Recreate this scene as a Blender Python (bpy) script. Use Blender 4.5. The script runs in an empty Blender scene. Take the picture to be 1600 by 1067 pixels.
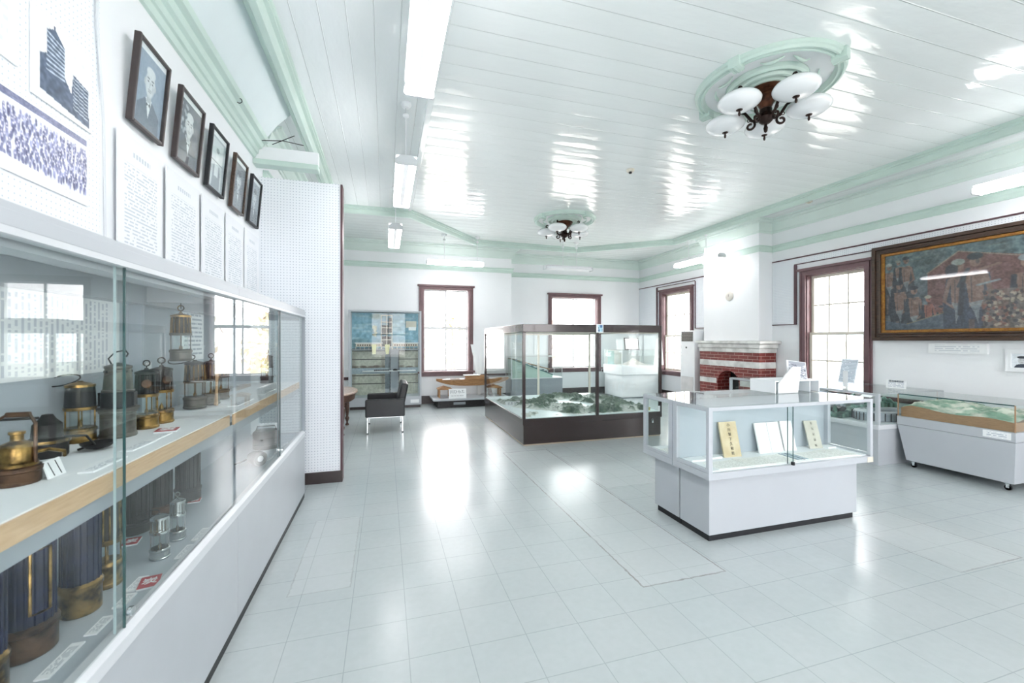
import bpy, bmesh, math, random
import numpy as np
from mathutils import Vector, Matrix, noise as mn
random.seed(7); np.random.seed(7)
PI = math.pi
sc = bpy.context.scene
COL = sc.collection

# ------------------------------------------------------------------ camera
F_PX, HORIZON, CAM_H = 658.0, 531.0, 1.40
YAW = math.atan((800 - 602) / F_PX)
cd = bpy.data.cameras.new('camera'); cam = bpy.data.objects.new('camera', cd); COL.objects.link(cam)
cam.location = (0, 0, CAM_H); cam.rotation_euler = (PI / 2, 0, -YAW)
cd.sensor_width = 36; cd.lens = 36 * F_PX / 1600; cd.shift_y = -(533.5 - HORIZON) / 1600
cd.clip_start = .02; cd.clip_end = 200
cd.dof.use_dof = True; cd.dof.focus_distance = 5.0; cd.dof.aperture_fstop = 4.5
sc.camera = cam

# ------------------------------------------------------------------ world, lights, exposure
sc.view_settings.view_transform = 'Standard'; sc.view_settings.look = 'None'
sc.view_settings.gamma = 1; sc.view_settings.use_curve_mapping = False
sc.view_settings.exposure = 1.13
try:
    sc.cycles.transparent_max_bounces = 48; sc.cycles.max_bounces = 14; sc.cycles.diffuse_bounces = 8
    sc.cycles.sample_clamp_indirect = 8
except Exception: pass
W = bpy.data.worlds.new('overcast_sky'); sc.world = W; W.use_nodes = True
bg = W.node_tree.nodes['Background']; bg.inputs[0].default_value = (.995, .955, .965, 1); bg.inputs[1].default_value = 5.4
TUBE_E = 12.0

# portals: (location, rotation, size) are placed where the windows are
def portal(loc, rot, sx, sy):
    l = bpy.data.lights.new('window_portal', 'AREA'); l.shape = 'RECTANGLE'; l.size = sx; l.size_y = sy
    l.cycles.is_portal = True
    o = bpy.data.objects.new('window_portal', l); COL.objects.link(o); o.location = loc; o.rotation_euler = rot

# ------------------------------------------------------------------ colour and materials
def s2l(c):
    return tuple((x / 12.92 if x <= .04045 else ((x + .055) / 1.055) ** 2.4) for x in c)
def L4(c): return (*s2l(c), 1)
MATS = {}
def new_mat(name):
    m = bpy.data.materials.new(name); m.use_nodes = True; MATS[name] = m
    nt = m.node_tree; return m, nt, nt.nodes['Principled BSDF']
def N(nt, t, **kw):
    n = nt.nodes.new(t)
    for k, v in kw.items():
        if k.startswith('i'): n.inputs[int(k[1:])].default_value = v
        else: setattr(n, k, v)
    return n
def M_(nt, op, a, b=None, c=None):
    n = nt.nodes.new('ShaderNodeMath'); n.operation = op
    for i, x in enumerate((a, b, c)):
        if x is None: continue
        if isinstance(x, (int, float)): n.inputs[i].default_value = x
        else: nt.links.new(x, n.inputs[i])
    return n.outputs[0]
def mixc(nt, f, a, b):
    n = nt.nodes.new('ShaderNodeMix'); n.data_type = 'RGBA'
    for i, x in ((0, f), (6, a), (7, b)):
        if isinstance(x, (int, float, tuple)): n.inputs[i].default_value = x
        else: nt.links.new(x, n.inputs[i])
    return n.outputs[2]
def pm(name, col, rough=.5, metal=0, var=.06, scale=6, coat=0, bump=0, bscale=40, spec=.5, col2=None):
    m, nt, b = new_mat(name)
    tc = N(nt, 'ShaderNodeTexCoord'); nz = N(nt, 'ShaderNodeTexNoise'); nz.inputs['Scale'].default_value = scale
    nz.inputs['Detail'].default_value = 5
    nt.links.new(tc.outputs['Object'], nz.inputs['Vector'])
    c1 = L4(col); c2 = L4(col2) if col2 else tuple(max(0, x * (1 - var * 2.2)) for x in c1[:3]) + (1,)
    r = N(nt, 'ShaderNodeValToRGB'); nt.links.new(nz.outputs[0], r.inputs[0])
    r.color_ramp.elements[0].position = .36; r.color_ramp.elements[1].position = .62
    r.color_ramp.elements[0].color = c2; r.color_ramp.elements[1].color = c1
    nt.links.new(r.outputs[0], b.inputs['Base Color'])
    b.inputs['Roughness'].default_value = rough; b.inputs['Metallic'].default_value = metal
    b.inputs['Coat Weight'].default_value = coat; b.inputs['Specular IOR Level'].default_value = spec
    if bump:
        n2 = N(nt, 'ShaderNodeTexNoise'); n2.inputs['Scale'].default_value = bscale
        nt.links.new(tc.outputs['Object'], n2.inputs['Vector'])
        bp = N(nt, 'ShaderNodeBump'); bp.inputs['Strength'].default_value = bump; bp.inputs['Distance'].default_value = .004
        nt.links.new(n2.outputs[0], bp.inputs['Height']); nt.links.new(bp.outputs[0], b.inputs['Normal'])
    return m
wall_m = pm('wall_paint', (.925, .935, .945), .55, var=.01, scale=1.5)
white_m = pm('white_paint', (.93, .94, .95), .4, var=.01)
mint_m = pm('mint_paint', (.785, .862, .83), .35, var=.03, scale=3)
pale_mint_m = pm('pale_mint_paint', (.835, .89, .868), .35, var=.02, scale=3)
grey_m = pm('grey_steel', (.715, .735, .757), .42, var=.015, scale=2)
lgrey_m = pm('light_grey_steel', (.81, .825, .84), .38, var=.012)
dgrey_m = pm('mid_grey_steel', (.60, .63, .66), .45, var=.03)
back_m = pm('blue_grey_backing', (.70, .735, .765), .6, var=.015)
black_m = pm('black_rubber', (.10, .11, .13), .5, var=.1)
iron_m = pm('dark_iron', (.15, .15, .155), .45, .25, var=.25, scale=18, bump=.3)
steel_m = pm('worn_steel', (.42, .41, .385), .42, .55, var=.25, scale=22, bump=.2)
brass_m = pm('aged_brass', (.68, .55, .33), .28, .95, var=.3, scale=26, col2=(.27, .22, .14))
brownbrass_m = pm('brown_copper', (.40, .30, .23), .38, .6, var=.3, scale=20, col2=(.17, .13, .12))
bronze_m = pm('bronze', (.42, .25, .17), .35, .6, var=.3, scale=20)
dbronze_m = pm('dark_bronze', (.20, .13, .11), .38, .5, var=.2, scale=20)
navy_m = pm('navy_canister', (.03, .085, .24), .42, .0, var=.25, scale=20)
umber_m = pm('umber_gauze', (.20, .17, .13), .5, .3, var=.3, scale=40)
silver_m = pm('nickel', (.78, .80, .80), .22, 1, var=.1, scale=20)
chrome_m = pm('chrome', (.85, .87, .88), .12, 1, var=.02)
leather_m = pm('black_leather', (.105, .12, .135), .38, var=.1, bump=.2, bscale=90)
dark_wood_m = pm('dark_brown_casing', (.20, .155, .15), .22, var=.02, scale=4, coat=.4)
maroon_m = pm('maroon_paint', (.44, .33, .345), .35, var=.08)
dmaroon_m = pm('dark_maroon_trim', (.34, .22, .25), .4, var=.08)
skirt_m = pm('brown_skirting', (.235, .20, .20), .4, var=.1)
cream_m = pm('cream_paint', (.86, .84, .79), .45, var=.03)
alu_m = pm('white_aluminium', (.88, .89, .90), .35, var=.01)
paper_m = pm('plain_paper', (.94, .95, .955), .7, var=.01)
pearl_m = pm('frosted_white_glass', (.93, .94, .95), .25, var=.005, coat=.4)
sky_m = None
def wood(name, c1, c2, axis=0, sc_=6, rough=.45):
    m, nt, b = new_mat(name)
    tc = N(nt, 'ShaderNodeTexCoord'); mp = N(nt, 'ShaderNodeMapping')
    s = [14, 14, 14]; s[axis] = 1.6; mp.inputs['Scale'].default_value = s
    nz = N(nt, 'ShaderNodeTexNoise'); nz.inputs['Scale'].default_value = sc_; nz.inputs['Detail'].default_value = 6
    nt.links.new(tc.outputs['Object'], mp.inputs[0]); nt.links.new(mp.outputs[0], nz.inputs['Vector'])
    r = N(nt, 'ShaderNodeValToRGB'); nt.links.new(nz.outputs[0], r.inputs[0])
    r.color_ramp.elements[0].position = .32; r.color_ramp.elements[1].position = .68
    r.color_ramp.elements[0].color = L4(c2); r.color_ramp.elements[1].color = L4(c1)
    nt.links.new(r.outputs[0], b.inputs['Base Color']); b.inputs['Roughness'].default_value = rough
    return m
edge_wood_m = wood('oak_edging', (.82, .70, .56), (.77, .64, .50), 1, 10)
cork_m = wood('brown_board', (.68, .54, .41), (.60, .47, .35), 1, 12)
boat_wood_m = wood('boat_wood', (.72, .55, .37), (.54, .38, .24), 0)
table_wood_m = wood('walnut', (.42, .32, .27), (.26, .18, .15), 1)
tabletop_m = wood('table_top_wood', (.80, .72, .67), (.70, .60, .55), 1, rough=.2)
frame_wood_m = wood('frame_walnut', (.30, .22, .17), (.19, .14, .11), 1, rough=.3)
gold_m = pm('gilded_liner', (.62, .44, .18), .45, .3, var=.3, scale=30, col2=(.50, .33, .13))

def glass_mat(name, tint, ior=1.45, rough=0.0):
    m = bpy.data.materials.new(name); m.use_nodes = True; nt = m.node_tree
    for n in list(nt.nodes): nt.nodes.remove(n)
    o = N(nt, 'ShaderNodeOutputMaterial'); t = N(nt, 'ShaderNodeBsdfTransparent'); g = N(nt, 'ShaderNodeBsdfGlossy')
    g.inputs['Roughness'].default_value = rough; t.inputs[0].default_value = (*tint, 1)
    f = N(nt, 'ShaderNodeFresnel'); f.inputs[0].default_value = ior
    geo = N(nt, 'ShaderNodeNewGeometry')
    # use the same reflectance on both sides of the thin pane
    mx = N(nt, 'ShaderNodeMixShader')
    lw = N(nt, 'ShaderNodeLayerWeight'); lw.inputs[0].default_value = .5
    k = M_(nt, 'MULTIPLY_ADD', M_(nt, 'POWER', lw.outputs['Facing'], 5.0), .85, .016)
    nt.links.new(k, mx.inputs[0]); nt.links.new(t.outputs[0], mx.inputs[1]); nt.links.new(g.outputs[0], mx.inputs[2])
    nt.links.new(mx.outputs[0], o.inputs[0]); return m
glass_m = glass_mat('clear_glass', (.965, .985, .98))
winglass_m = glass_mat('window_glass', (.99, .995, .995))
gedge_m = pm('glass_edge_green', (.20, .34, .34), .2, var=.05); gpale_m = pm('glass_edge_pale', (.70, .78, .79), .2, var=.05)

def emit_mat(name, col, st):
    m, nt, b = new_mat(name); b.inputs['Base Color'].default_value = L4((.9, .9, .9))
    b.inputs['Emission Color'].default_value = (*col, 1); b.inputs['Emission Strength'].default_value = st; return m
tube_m = emit_mat('lit_tube', (1, .965, .965), TUBE_E)

def board_mat(name, axis, col, pitch=.17, off=0.0):
    """glossy painted tongue-and-groove boards; grooves repeat along world axis"""
    m, nt, b = new_mat(name)
    tc = N(nt, 'ShaderNodeTexCoord'); sp = N(nt, 'ShaderNodeSeparateXYZ'); nt.links.new(tc.outputs['Object'], sp.inputs[0])
    c = sp.outputs[axis]; u = M_(nt, 'DIVIDE', M_(nt, 'ADD', c, 50 + off), pitch)
    t = M_(nt, 'FRACT', u); d = M_(nt, 'ABSOLUTE', M_(nt, 'SUBTRACT', t, .5))
    groove = M_(nt, 'SMOOTH_MAX', M_(nt, 'DIVIDE', M_(nt, 'SUBTRACT', d, .475), .025), 0.0, .1)
    cup = M_(nt, 'MULTIPLY', M_(nt, 'MULTIPLY', d, d), 1.0)
    wn = N(nt, 'ShaderNodeTexWhiteNoise'); wn.noise_dimensions = '1D'; nt.links.new(M_(nt, 'FLOOR', u), wn.inputs['W'])
    tilt = M_(nt, 'MULTIPLY', M_(nt, 'SUBTRACT', wn.outputs[0], .5), M_(nt, 'SUBTRACT', t, .5))
    mp = N(nt, 'ShaderNodeMapping'); s = [3.0, 3.0, 1]; s[axis] = 8.0; mp.inputs['Scale'].default_value = s
    nt.links.new(tc.outputs['Object'], mp.inputs[0])
    nz = N(nt, 'ShaderNodeTexNoise'); nz.inputs['Scale'].default_value = 1.0; nz.inputs['Detail'].default_value = 3
    nt.links.new(mp.outputs[0], nz.inputs['Vector'])
    h = M_(nt, 'ADD', M_(nt, 'MULTIPLY', groove, .004), M_(nt, 'MULTIPLY', cup, -.0085))
    h = M_(nt, 'ADD', h, M_(nt, 'MULTIPLY', nz.outputs[0], .0058)); h = M_(nt, 'ADD', h, M_(nt, 'MULTIPLY', tilt, .0022))
    bp = N(nt, 'ShaderNodeBump'); bp.inputs['Strength'].default_value = 1; bp.inputs['Distance'].default_value = 1.0
    nt.links.new(h, bp.inputs['Height']); nt.links.new(bp.outputs[0], b.inputs['Normal'])
    dark = tuple(x * .93 for x in s2l(col)) + (1,)
    nt.links.new(mixc(nt, M_(nt, 'MINIMUM', groove, 1.0), L4(col), dark), b.inputs['Base Color'])
    b.inputs['Roughness'].default_value = .13; b.inputs['Specular IOR Level'].default_value = .6
    return m
ceil_x = board_mat('ceiling_boards_across', 1, (.925, .945, .945), .20)
ceil_y = board_mat('ceiling_boards_lengthwise', 0, (.92, .94, .945), .17, .05)

def peg_mat(name, a, b_, pitch=.027, col=(.905, .92, .94), hole=(.56, .61, .67)):
    m, nt, b = new_mat(name)
    tc = N(nt, 'ShaderNodeTexCoord'); sp = N(nt, 'ShaderNodeSeparateXYZ'); nt.links.new(tc.outputs['Object'], sp.inputs[0])
    def f(i): return M_(nt, 'SUBTRACT', M_(nt, 'FRACT', M_(nt, 'DIVIDE', M_(nt, 'ADD', sp.outputs[i], 50), pitch)), .5)
    x, y = f(a), f(b_)
    r = M_(nt, 'SQRT', M_(nt, 'ADD', M_(nt, 'MULTIPLY', x, x), M_(nt, 'MULTIPLY', y, y)))
    hm = M_(nt, 'LESS_THAN', r, .135)
    nt.links.new(mixc(nt, hm, L4(col), L4(hole)), b.inputs['Base Color'])
    b.inputs['Roughness'].default_value = .5; return m
peg_yz = peg_mat('pegboard_side', 1, 2); peg_soft = peg_mat('pegboard_soft', 1, 2, .022, hole=(.74, .78, .82)); peg_xz = peg_mat('pegboard_end', 0, 2)

def floor_mat():
    m, nt, b = new_mat('vinyl_floor_tiles')
    tc = N(nt, 'ShaderNodeTexCoord'); sp = N(nt, 'ShaderNodeSeparateXYZ'); nt.links.new(tc.outputs['Object'], sp.inputs[0])
    X, Y = sp.outputs[0], sp.outputs[1]
    ux = M_(nt, 'DIVIDE', M_(nt, 'ADD', X, 27 - .101), .27); uy = M_(nt, 'DIVIDE', M_(nt, 'ADD', Y, 27 - 2.44), .27)
    def line(u): return M_(nt, 'GREATER_THAN', M_(nt, 'ABSOLUTE', M_(nt, 'SUBTRACT', M_(nt, 'FRACT', u), .5)), .4925)
    ln = M_(nt, 'MAXIMUM', line(ux), line(uy))
    cv = N(nt, 'ShaderNodeCombineXYZ'); nt.links.new(M_(nt, 'FLOOR', ux), cv.inputs[0]); nt.links.new(M_(nt, 'FLOOR', uy), cv.inputs[1])
    wn = N(nt, 'ShaderNodeTexWhiteNoise'); nt.links.new(cv.outputs[0], wn.inputs['Vector'])
    n1 = N(nt, 'ShaderNodeTexNoise'); n1.inputs['Scale'].default_value = 1.3; n1.inputs['Detail'].default_value = 6
    n2 = N(nt, 'ShaderNodeTexNoise'); n2.inputs['Scale'].default_value = 26; n2.inputs['Detail'].default_value = 5
    for n in (n1, n2): nt.links.new(tc.outputs['Object'], n.inputs['Vector'])
    base = mixc(nt, n1.outputs[0], L4((.68, .715, .72)), L4((.77, .795, .80)))
    base = mixc(nt, M_(nt, 'MULTIPLY', wn.outputs[0], .22), base, L4((.75, .795, .80)))
    base = mixc(nt, M_(nt, 'MULTIPLY', n2.outputs[0], .30), base, L4((.60, .63, .63)))
    base = mixc(nt, M_(nt, 'MULTIPLY', ln, .36), base, L4((.43, .47, .475)))
    # relaid strips with worn dark joints
    def rect(cx, cy, hx, hy, w, amp):
        dx = M_(nt, 'SUBTRACT', M_(nt, 'ABSOLUTE', M_(nt, 'SUBTRACT', X, cx)), hx)
        dy = M_(nt, 'SUBTRACT', M_(nt, 'ABSOLUTE', M_(nt, 'SUBTRACT', Y, cy)), hy)
        d = M_(nt, 'MAXIMUM', dx, dy)
        d = M_(nt, 'ADD', d, M_(nt, 'MULTIPLY', M_(nt, 'SUBTRACT', n2.outputs[0], .5), .018))
        e = M_(nt, 'LESS_THAN', M_(nt, 'ABSOLUTE', d), w)
        n3 = N(nt, 'ShaderNodeTexNoise'); n3.inputs['Scale'].default_value = 7
        nt.links.new(tc.outputs['Object'], n3.inputs['Vector'])
        e = M_(nt, 'MULTIPLY', e, M_(nt, 'MULTIPLY', n3.outputs[0], amp))
        return e, M_(nt, 'LESS_THAN', d, 0)
    for a in ((1.685, 3.55, .285, 1.48, .0055, .95), (3.62, 2.03, .30, .38, .005, .6), (2.3, 4.1, .3, .55, .004, .5), (-.35, 3.05, .16, .5, .004, .35)):
        e, ins = rect(*a)
        base = mixc(nt, M_(nt, 'MULTIPLY', ins, .16), base, L4((.84, .85, .85)))
        base = mixc(nt, e, base, L4((.44, .40, .37)))
    nt.links.new(base, b.inputs['Base Color'])
    nt.links.new(M_(nt, 'MULTIPLY_ADD', n1.outputs[0], .20, .13), b.inputs['Roughness'])
    b.inputs['Specular IOR Level'].default_value = .6
    bp = N(nt, 'ShaderNodeBump'); bp.inputs['Strength'].default_value = .25; bp.inputs['Distance'].default_value = .01
    hh = M_(nt, 'ADD', M_(nt, 'MULTIPLY', n1.outputs[0], .8), M_(nt, 'MULTIPLY', wn.outputs[0], .02))
    nt.links.new(hh, bp.inputs['Height']); nt.links.new(bp.outputs[0], b.inputs['Normal'])
    return m
floor_m = floor_mat()

def brick_mat():
    m, nt, b = new_mat('red_brick_with_stone_bands')
    tc = N(nt, 'ShaderNodeTexCoord'); sp = N(nt, 'ShaderNodeSeparateXYZ'); nt.links.new(tc.outputs['Object'], sp.inputs[0])
    cb = N(nt, 'ShaderNodeCombineXYZ'); nt.links.new(M_(nt, 'ADD', sp.outputs[0], sp.outputs[1]), cb.inputs[0]); nt.links.new(sp.outputs[2], cb.inputs[1])
    br = N(nt, 'ShaderNodeTexBrick'); nt.links.new(cb.outputs[0], br.inputs[0])
    br.inputs['Scale'].default_value = 1; br.inputs['Brick Width'].default_value = .20; br.inputs['Row Height'].default_value = .062
    br.inputs['Mortar Size'].default_value = .0032
    br.inputs['Color1'].default_value = L4((.50, .17, .15)); br.inputs['Color2'].default_value = L4((.42, .14, .13)); br.inputs['Mortar'].default_value = L4((.74, .62, .58))
    nt.links.new(br.outputs[0], b.inputs['Base Color'])
    b.inputs['Roughness'].default_value = .5
    return m
brick_m = brick_mat()
stone_m = pm('veined_pale_stone', (.90, .90, .89), .4, var=.1, scale=5, col2=(.74, .74, .73))

def text_mat(name, au, av, rows=14, vertical=False, ink=(.35, .38, .42), paper=(.94, .95, .955), margin=.1, dens=.5, title=False, ncol=60):
    """printed lines on paper; au/av are the paper's width and height axes"""
    m, nt, b = new_mat(name)
    tc = N(nt, 'ShaderNodeTexCoord'); sp = N(nt, 'ShaderNodeSeparateXYZ'); nt.links.new(tc.outputs['Generated'], sp.inputs[0])
    u, v = sp.outputs[au], sp.outputs[av]
    a, c = (v, u) if not vertical else (u, v)      # a: across the lines, c: along them
    t = M_(nt, 'FRACT', M_(nt, 'MULTIPLY', a, rows))
    on = M_(nt, 'LESS_THAN', M_(nt, 'ABSOLUTE', M_(nt, 'SUBTRACT', t, .5)), .22)
    cv = N(nt, 'ShaderNodeCombineXYZ'); nt.links.new(M_(nt, 'FLOOR', M_(nt, 'MULTIPLY', a, rows)), cv.inputs[0])
    nt.links.new(M_(nt, 'FLOOR', M_(nt, 'MULTIPLY', c, ncol)), cv.inputs[1])
    wn = N(nt, 'ShaderNodeTexWhiteNoise'); nt.links.new(cv.outputs[0], wn.inputs['Vector'])
    on = M_(nt, 'MULTIPLY', on, M_(nt, 'LESS_THAN', wn.outputs[0], dens))
    for x in (u, v):
        on = M_(nt, 'MULTIPLY', on, M_(nt, 'LESS_THAN', M_(nt, 'ABSOLUTE', M_(nt, 'SUBTRACT', x, .5)), .5 - margin))
    if title:
        on = M_(nt, 'MULTIPLY', on, M_(nt, 'LESS_THAN', v, .80))
        tt = M_(nt, 'LESS_THAN', M_(nt, 'ABSOLUTE', M_(nt, 'SUBTRACT', v, .88)), .018 if not title == 2 else .06)
        tt = M_(nt, 'MULTIPLY', tt, M_(nt, 'LESS_THAN', M_(nt, 'ABSOLUTE', M_(nt, 'SUBTRACT', u, .5)), .2 if not title == 2 else .38))
        tt = M_(nt, 'MULTIPLY', tt, M_(nt, 'LESS_THAN', M_(nt, 'FRACT', M_(nt, 'MULTIPLY', u, 16 if not title == 2 else 8)), .62))
        on = M_(nt, 'MAXIMUM', on, tt)
    nt.links.new(mixc(nt, on, L4(paper), L4(ink)), b.inputs['Base Color'])
    b.inputs['Roughness'].default_value = .7; return m

def attr_mat(name, rough=.6, coat=0, metal=0):
    m, nt, b = new_mat(name)
    a = N(nt, 'ShaderNodeAttribute'); a.attribute_name = 'Col'; nt.links.new(a.outputs['Color'], b.inputs['Base Color'])
    b.inputs['Roughness'].default_value = rough; b.inputs['Coat Weight'].default_value = coat; b.inputs['Coat Roughness'].default_value = .02
    return m
print_m = attr_mat('printed_picture', .35); paint_m = attr_mat('oil_painting', .3, .9); relief_m = attr_mat('painted_relief', .7)

# ------------------------------------------------------------------ objects
def wloc(o):
    v = Vector((0, 0, 0))
    while o is not None: v += o.location; o = o.parent
    return v
def tag(o, label=None, cat=None, group=None, kind=None):
    if label: o['label'] = label
    if cat: o['category'] = cat
    if group: o['group'] = group
    if kind: o['kind'] = kind
    return o
def thing(name, label, cat, loc, group=None, kind=None):
    o = bpy.data.objects.new(name, None); COL.objects.link(o); o.location = loc; o.empty_display_size = .05
    return tag(o, label, cat, group, kind)
def copy_tree(o, parent=None):
    c = o.copy(); COL.objects.link(c); c.parent = parent
    for ch in [x for x in bpy.data.objects if x.parent == o]: copy_tree(ch, c)
    return c

class MB:
    def __init__(s, jit=True): s.bm = bmesh.new(); s.jit = jit; s.n = 0
    def poly(s, pts):
        return s.bm.faces.new([s.bm.verts.new(p) for p in pts])
    def box(s, x0, x1, y0, y1, z0, z1):
        x0, x1 = min(x0, x1), max(x0, x1); y0, y1 = min(y0, y1), max(y0, y1); z0, z1 = min(z0, z1), max(z0, z1)
        if s.jit: e = min((s.n % 5) * .0003, .12 * min(x1 - x0, y1 - y0, z1 - z0)); s.n += 1; x0 += e; y0 += e; z0 += e; x1 -= e; y1 -= e; z1 -= e
        v = [s.bm.verts.new(p) for p in ((x0, y0, z0), (x1, y0, z0), (x1, y1, z0), (x0, y1, z0), (x0, y0, z1), (x1, y0, z1), (x1, y1, z1), (x0, y1, z1))]
        for f in ((3, 2, 1, 0), (4, 5, 6, 7), (0, 1, 5, 4), (1, 2, 6, 5), (2, 3, 7, 6), (3, 0, 4, 7)): s.bm.faces.new([v[i] for i in f])
        return v
    def prism(s, poly, a0, a1, axis=2):
        """polygon extruded along axis; poly holds the two other coords in order"""
        def P(p, a):
            q = list(p); q.insert(axis, a); return q
        lo = [s.bm.verts.new(P(p, a0)) for p in poly]; hi = [s.bm.verts.new(P(p, a1)) for p in poly]
        n = len(poly)
        s.bm.faces.new(lo[::-1]); s.bm.faces.new(hi)
        for i in range(n): s.bm.faces.new((lo[i], lo[(i + 1) % n], hi[(i + 1) % n], hi[i]))
        return lo + hi
    def lathe(s, prof, c=(0, 0, 0), seg=28, axis=2, sx=1, sy=1):
        rings = []
        for r, z in prof:
            ring = []
            for i in range(seg):
                a = 2 * PI * i / seg
                p = [r * math.cos(a) * sx, r * math.sin(a) * sy]; p.insert(axis, z)
                ring.append(s.bm.verts.new((c[0] + p[0], c[1] + p[1], c[2] + p[2])))
            rings.append(ring)
        for a, b in zip(rings, rings[1:]):
            for i in range(seg): s.bm.faces.new((a[i], a[(i + 1) % seg], b[(i + 1) % seg], b[i]))
        if prof[0][0] > 1e-5: s.bm.faces.new(rings[0][::-1])
        if prof[-1][0] > 1e-5: s.bm.faces.new(rings[-1])
    def cyl(s, p0, p1, r, r1=None, seg=14): s.tube([p0, p1], [r, r if r1 is None else r1], seg)
    def tube(s, pts, r, seg=8, closed=False):
        pts = [Vector(p) for p in pts]; n = len(pts)
        rr = r if isinstance(r, (list, tuple)) else [r] * n
        rings = []; up = None
        for i, p in enumerate(pts):
            a = pts[(i - 1) % n] if (closed or i > 0) else p; b = pts[(i + 1) % n] if (closed or i < n - 1) else p
            t = (b - a).normalized()
            if up is None:
                up = t.cross(Vector((0, 0, 1)));
                if up.length < .1: up = t.cross(Vector((0, 1, 0)))
                up.normalize()
            up = (up - t * up.dot(t))
            if up.length < 1e-4: up = t.orthogonal()
            up.normalize(); w = t.cross(up)
            rings.append([s.bm.verts.new(p + (up * math.cos(2 * PI * k / seg) + w * math.sin(2 * PI * k / seg)) * rr[i]) for k in range(seg)])
        m = n if closed else n - 1
        for i in range(m):
            a, b = rings[i], rings[(i + 1) % n]
            for k in range(seg): s.bm.faces.new((a[k], a[(k + 1) % seg], b[(k + 1) % seg], b[k]))
        if not closed: s.bm.faces.new(rings[0][::-1]); s.bm.faces.new(rings[-1])
    def sweep(s, path, prof):
        """path: XY points, profile (inward offset, z); inside is on the right of travel"""
        n = len(path); P = [Vector((p[0], p[1], 0)) for p in path]; rings = []
        for i in range(n):
            d0 = (P[i] - P[i - 1]).normalized() if i > 0 else None; d1 = (P[i + 1] - P[i]).normalized() if i < n - 1 else None
            r = lambda d: Vector((d.y, -d.x, 0))
            if d0 is None: nn = r(d1)
            elif d1 is None: nn = r(d0)
            else:
                nn = (r(d0) + r(d1)); nn = nn / max(.2, (1 + r(d0).dot(r(d1))))
            rings.append([s.bm.verts.new((P[i].x + nn.x * o, P[i].y + nn.y * o, z)) for o, z in prof])
        k = len(prof)
        for a, b in zip(rings, rings[1:]):
            for j in range(k): s.bm.faces.new((a[j], a[(j + 1) % k], b[(j + 1) % k], b[j]))
        s.bm.faces.new(rings[0][::-1]); s.bm.faces.new(rings[-1])
    def xf(s, M, verts=None):
        bmesh.ops.transform(s.bm, matrix=M, verts=verts or s.bm.verts[:])
    def build(s, name, m, parent=None, bevel=0, smooth=None, org=None, at=None):
        bmesh.ops.recalc_face_normals(s.bm, faces=s.bm.faces[:])
        if parent is not None: org = wloc(parent)
        elif org is None:
            vs = [v.co for v in s.bm.verts]
            org = Vector(((min(v.x for v in vs) + max(v.x for v in vs)) / 2, (min(v.y for v in vs) + max(v.y for v in vs)) / 2, min(v.z for v in vs)))
        org = Vector(org)
        bmesh.ops.translate(s.bm, vec=-org, verts=s.bm.verts[:])
        me = bpy.data.meshes.new(name); s.bm.to_mesh(me); s.bm.free()
        me.materials.append(m)
        o = bpy.data.objects.new(name, me); COL.objects.link(o)
        if parent is not None: o.parent = parent
        else: o.location = org
        if bevel:
            b = o.modifiers.new('bevel', 'BEVEL'); b.width = bevel; b.segments = 2; b.limit_method = 'ANGLE'; b.angle_limit = .6
        if smooth:
            me.shade_smooth()
            try: me.set_sharp_from_angle(angle=smooth)
            except Exception: pass
        return o
def box(name, m, parent, x0, x1, y0, y1, z0, z1, bevel=0):
    b = MB(); b.box(x0, x1, y0, y1, z0, z1); return b.build(name, m, parent, bevel)
def struct(b, name, m, org=(0, 0, 0), bevel=0, smooth=None):
    o = b.build(name, m, None, bevel, smooth, org=org); o['kind'] = 'structure'; return o

def text_mesh(name, s, size, m, parent, loc, udir, vdir, depth=.0008, align='CENTER'):
    """real lettering: characters laid in the plane of udir (writing direction) and vdir (up)"""
    c = bpy.data.curves.new(name, 'FONT'); c.body = s; c.size = size; c.align_x = align; c.align_y = 'CENTER'; c.extrude = depth
    t = bpy.data.objects.new(name, c); COL.objects.link(t)
    bpy.context.view_layer.update()
    me = bpy.data.meshes.new_from_object(t.evaluated_get(bpy.context.evaluated_depsgraph_get()))
    bpy.data.objects.remove(t); me.materials.clear(); me.materials.append(m); me.name = name
    u = Vector(udir).normalized(); v = Vector(vdir).normalized(); w = u.cross(v)
    Mx = Matrix((u, v, w)).transposed().to_4x4()
    me.transform(Matrix.Translation(Vector(loc) - wloc(parent)) @ Mx)
    o = bpy.data.objects.new(name, me); COL.objects.link(o); o.parent = parent; return o

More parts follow.
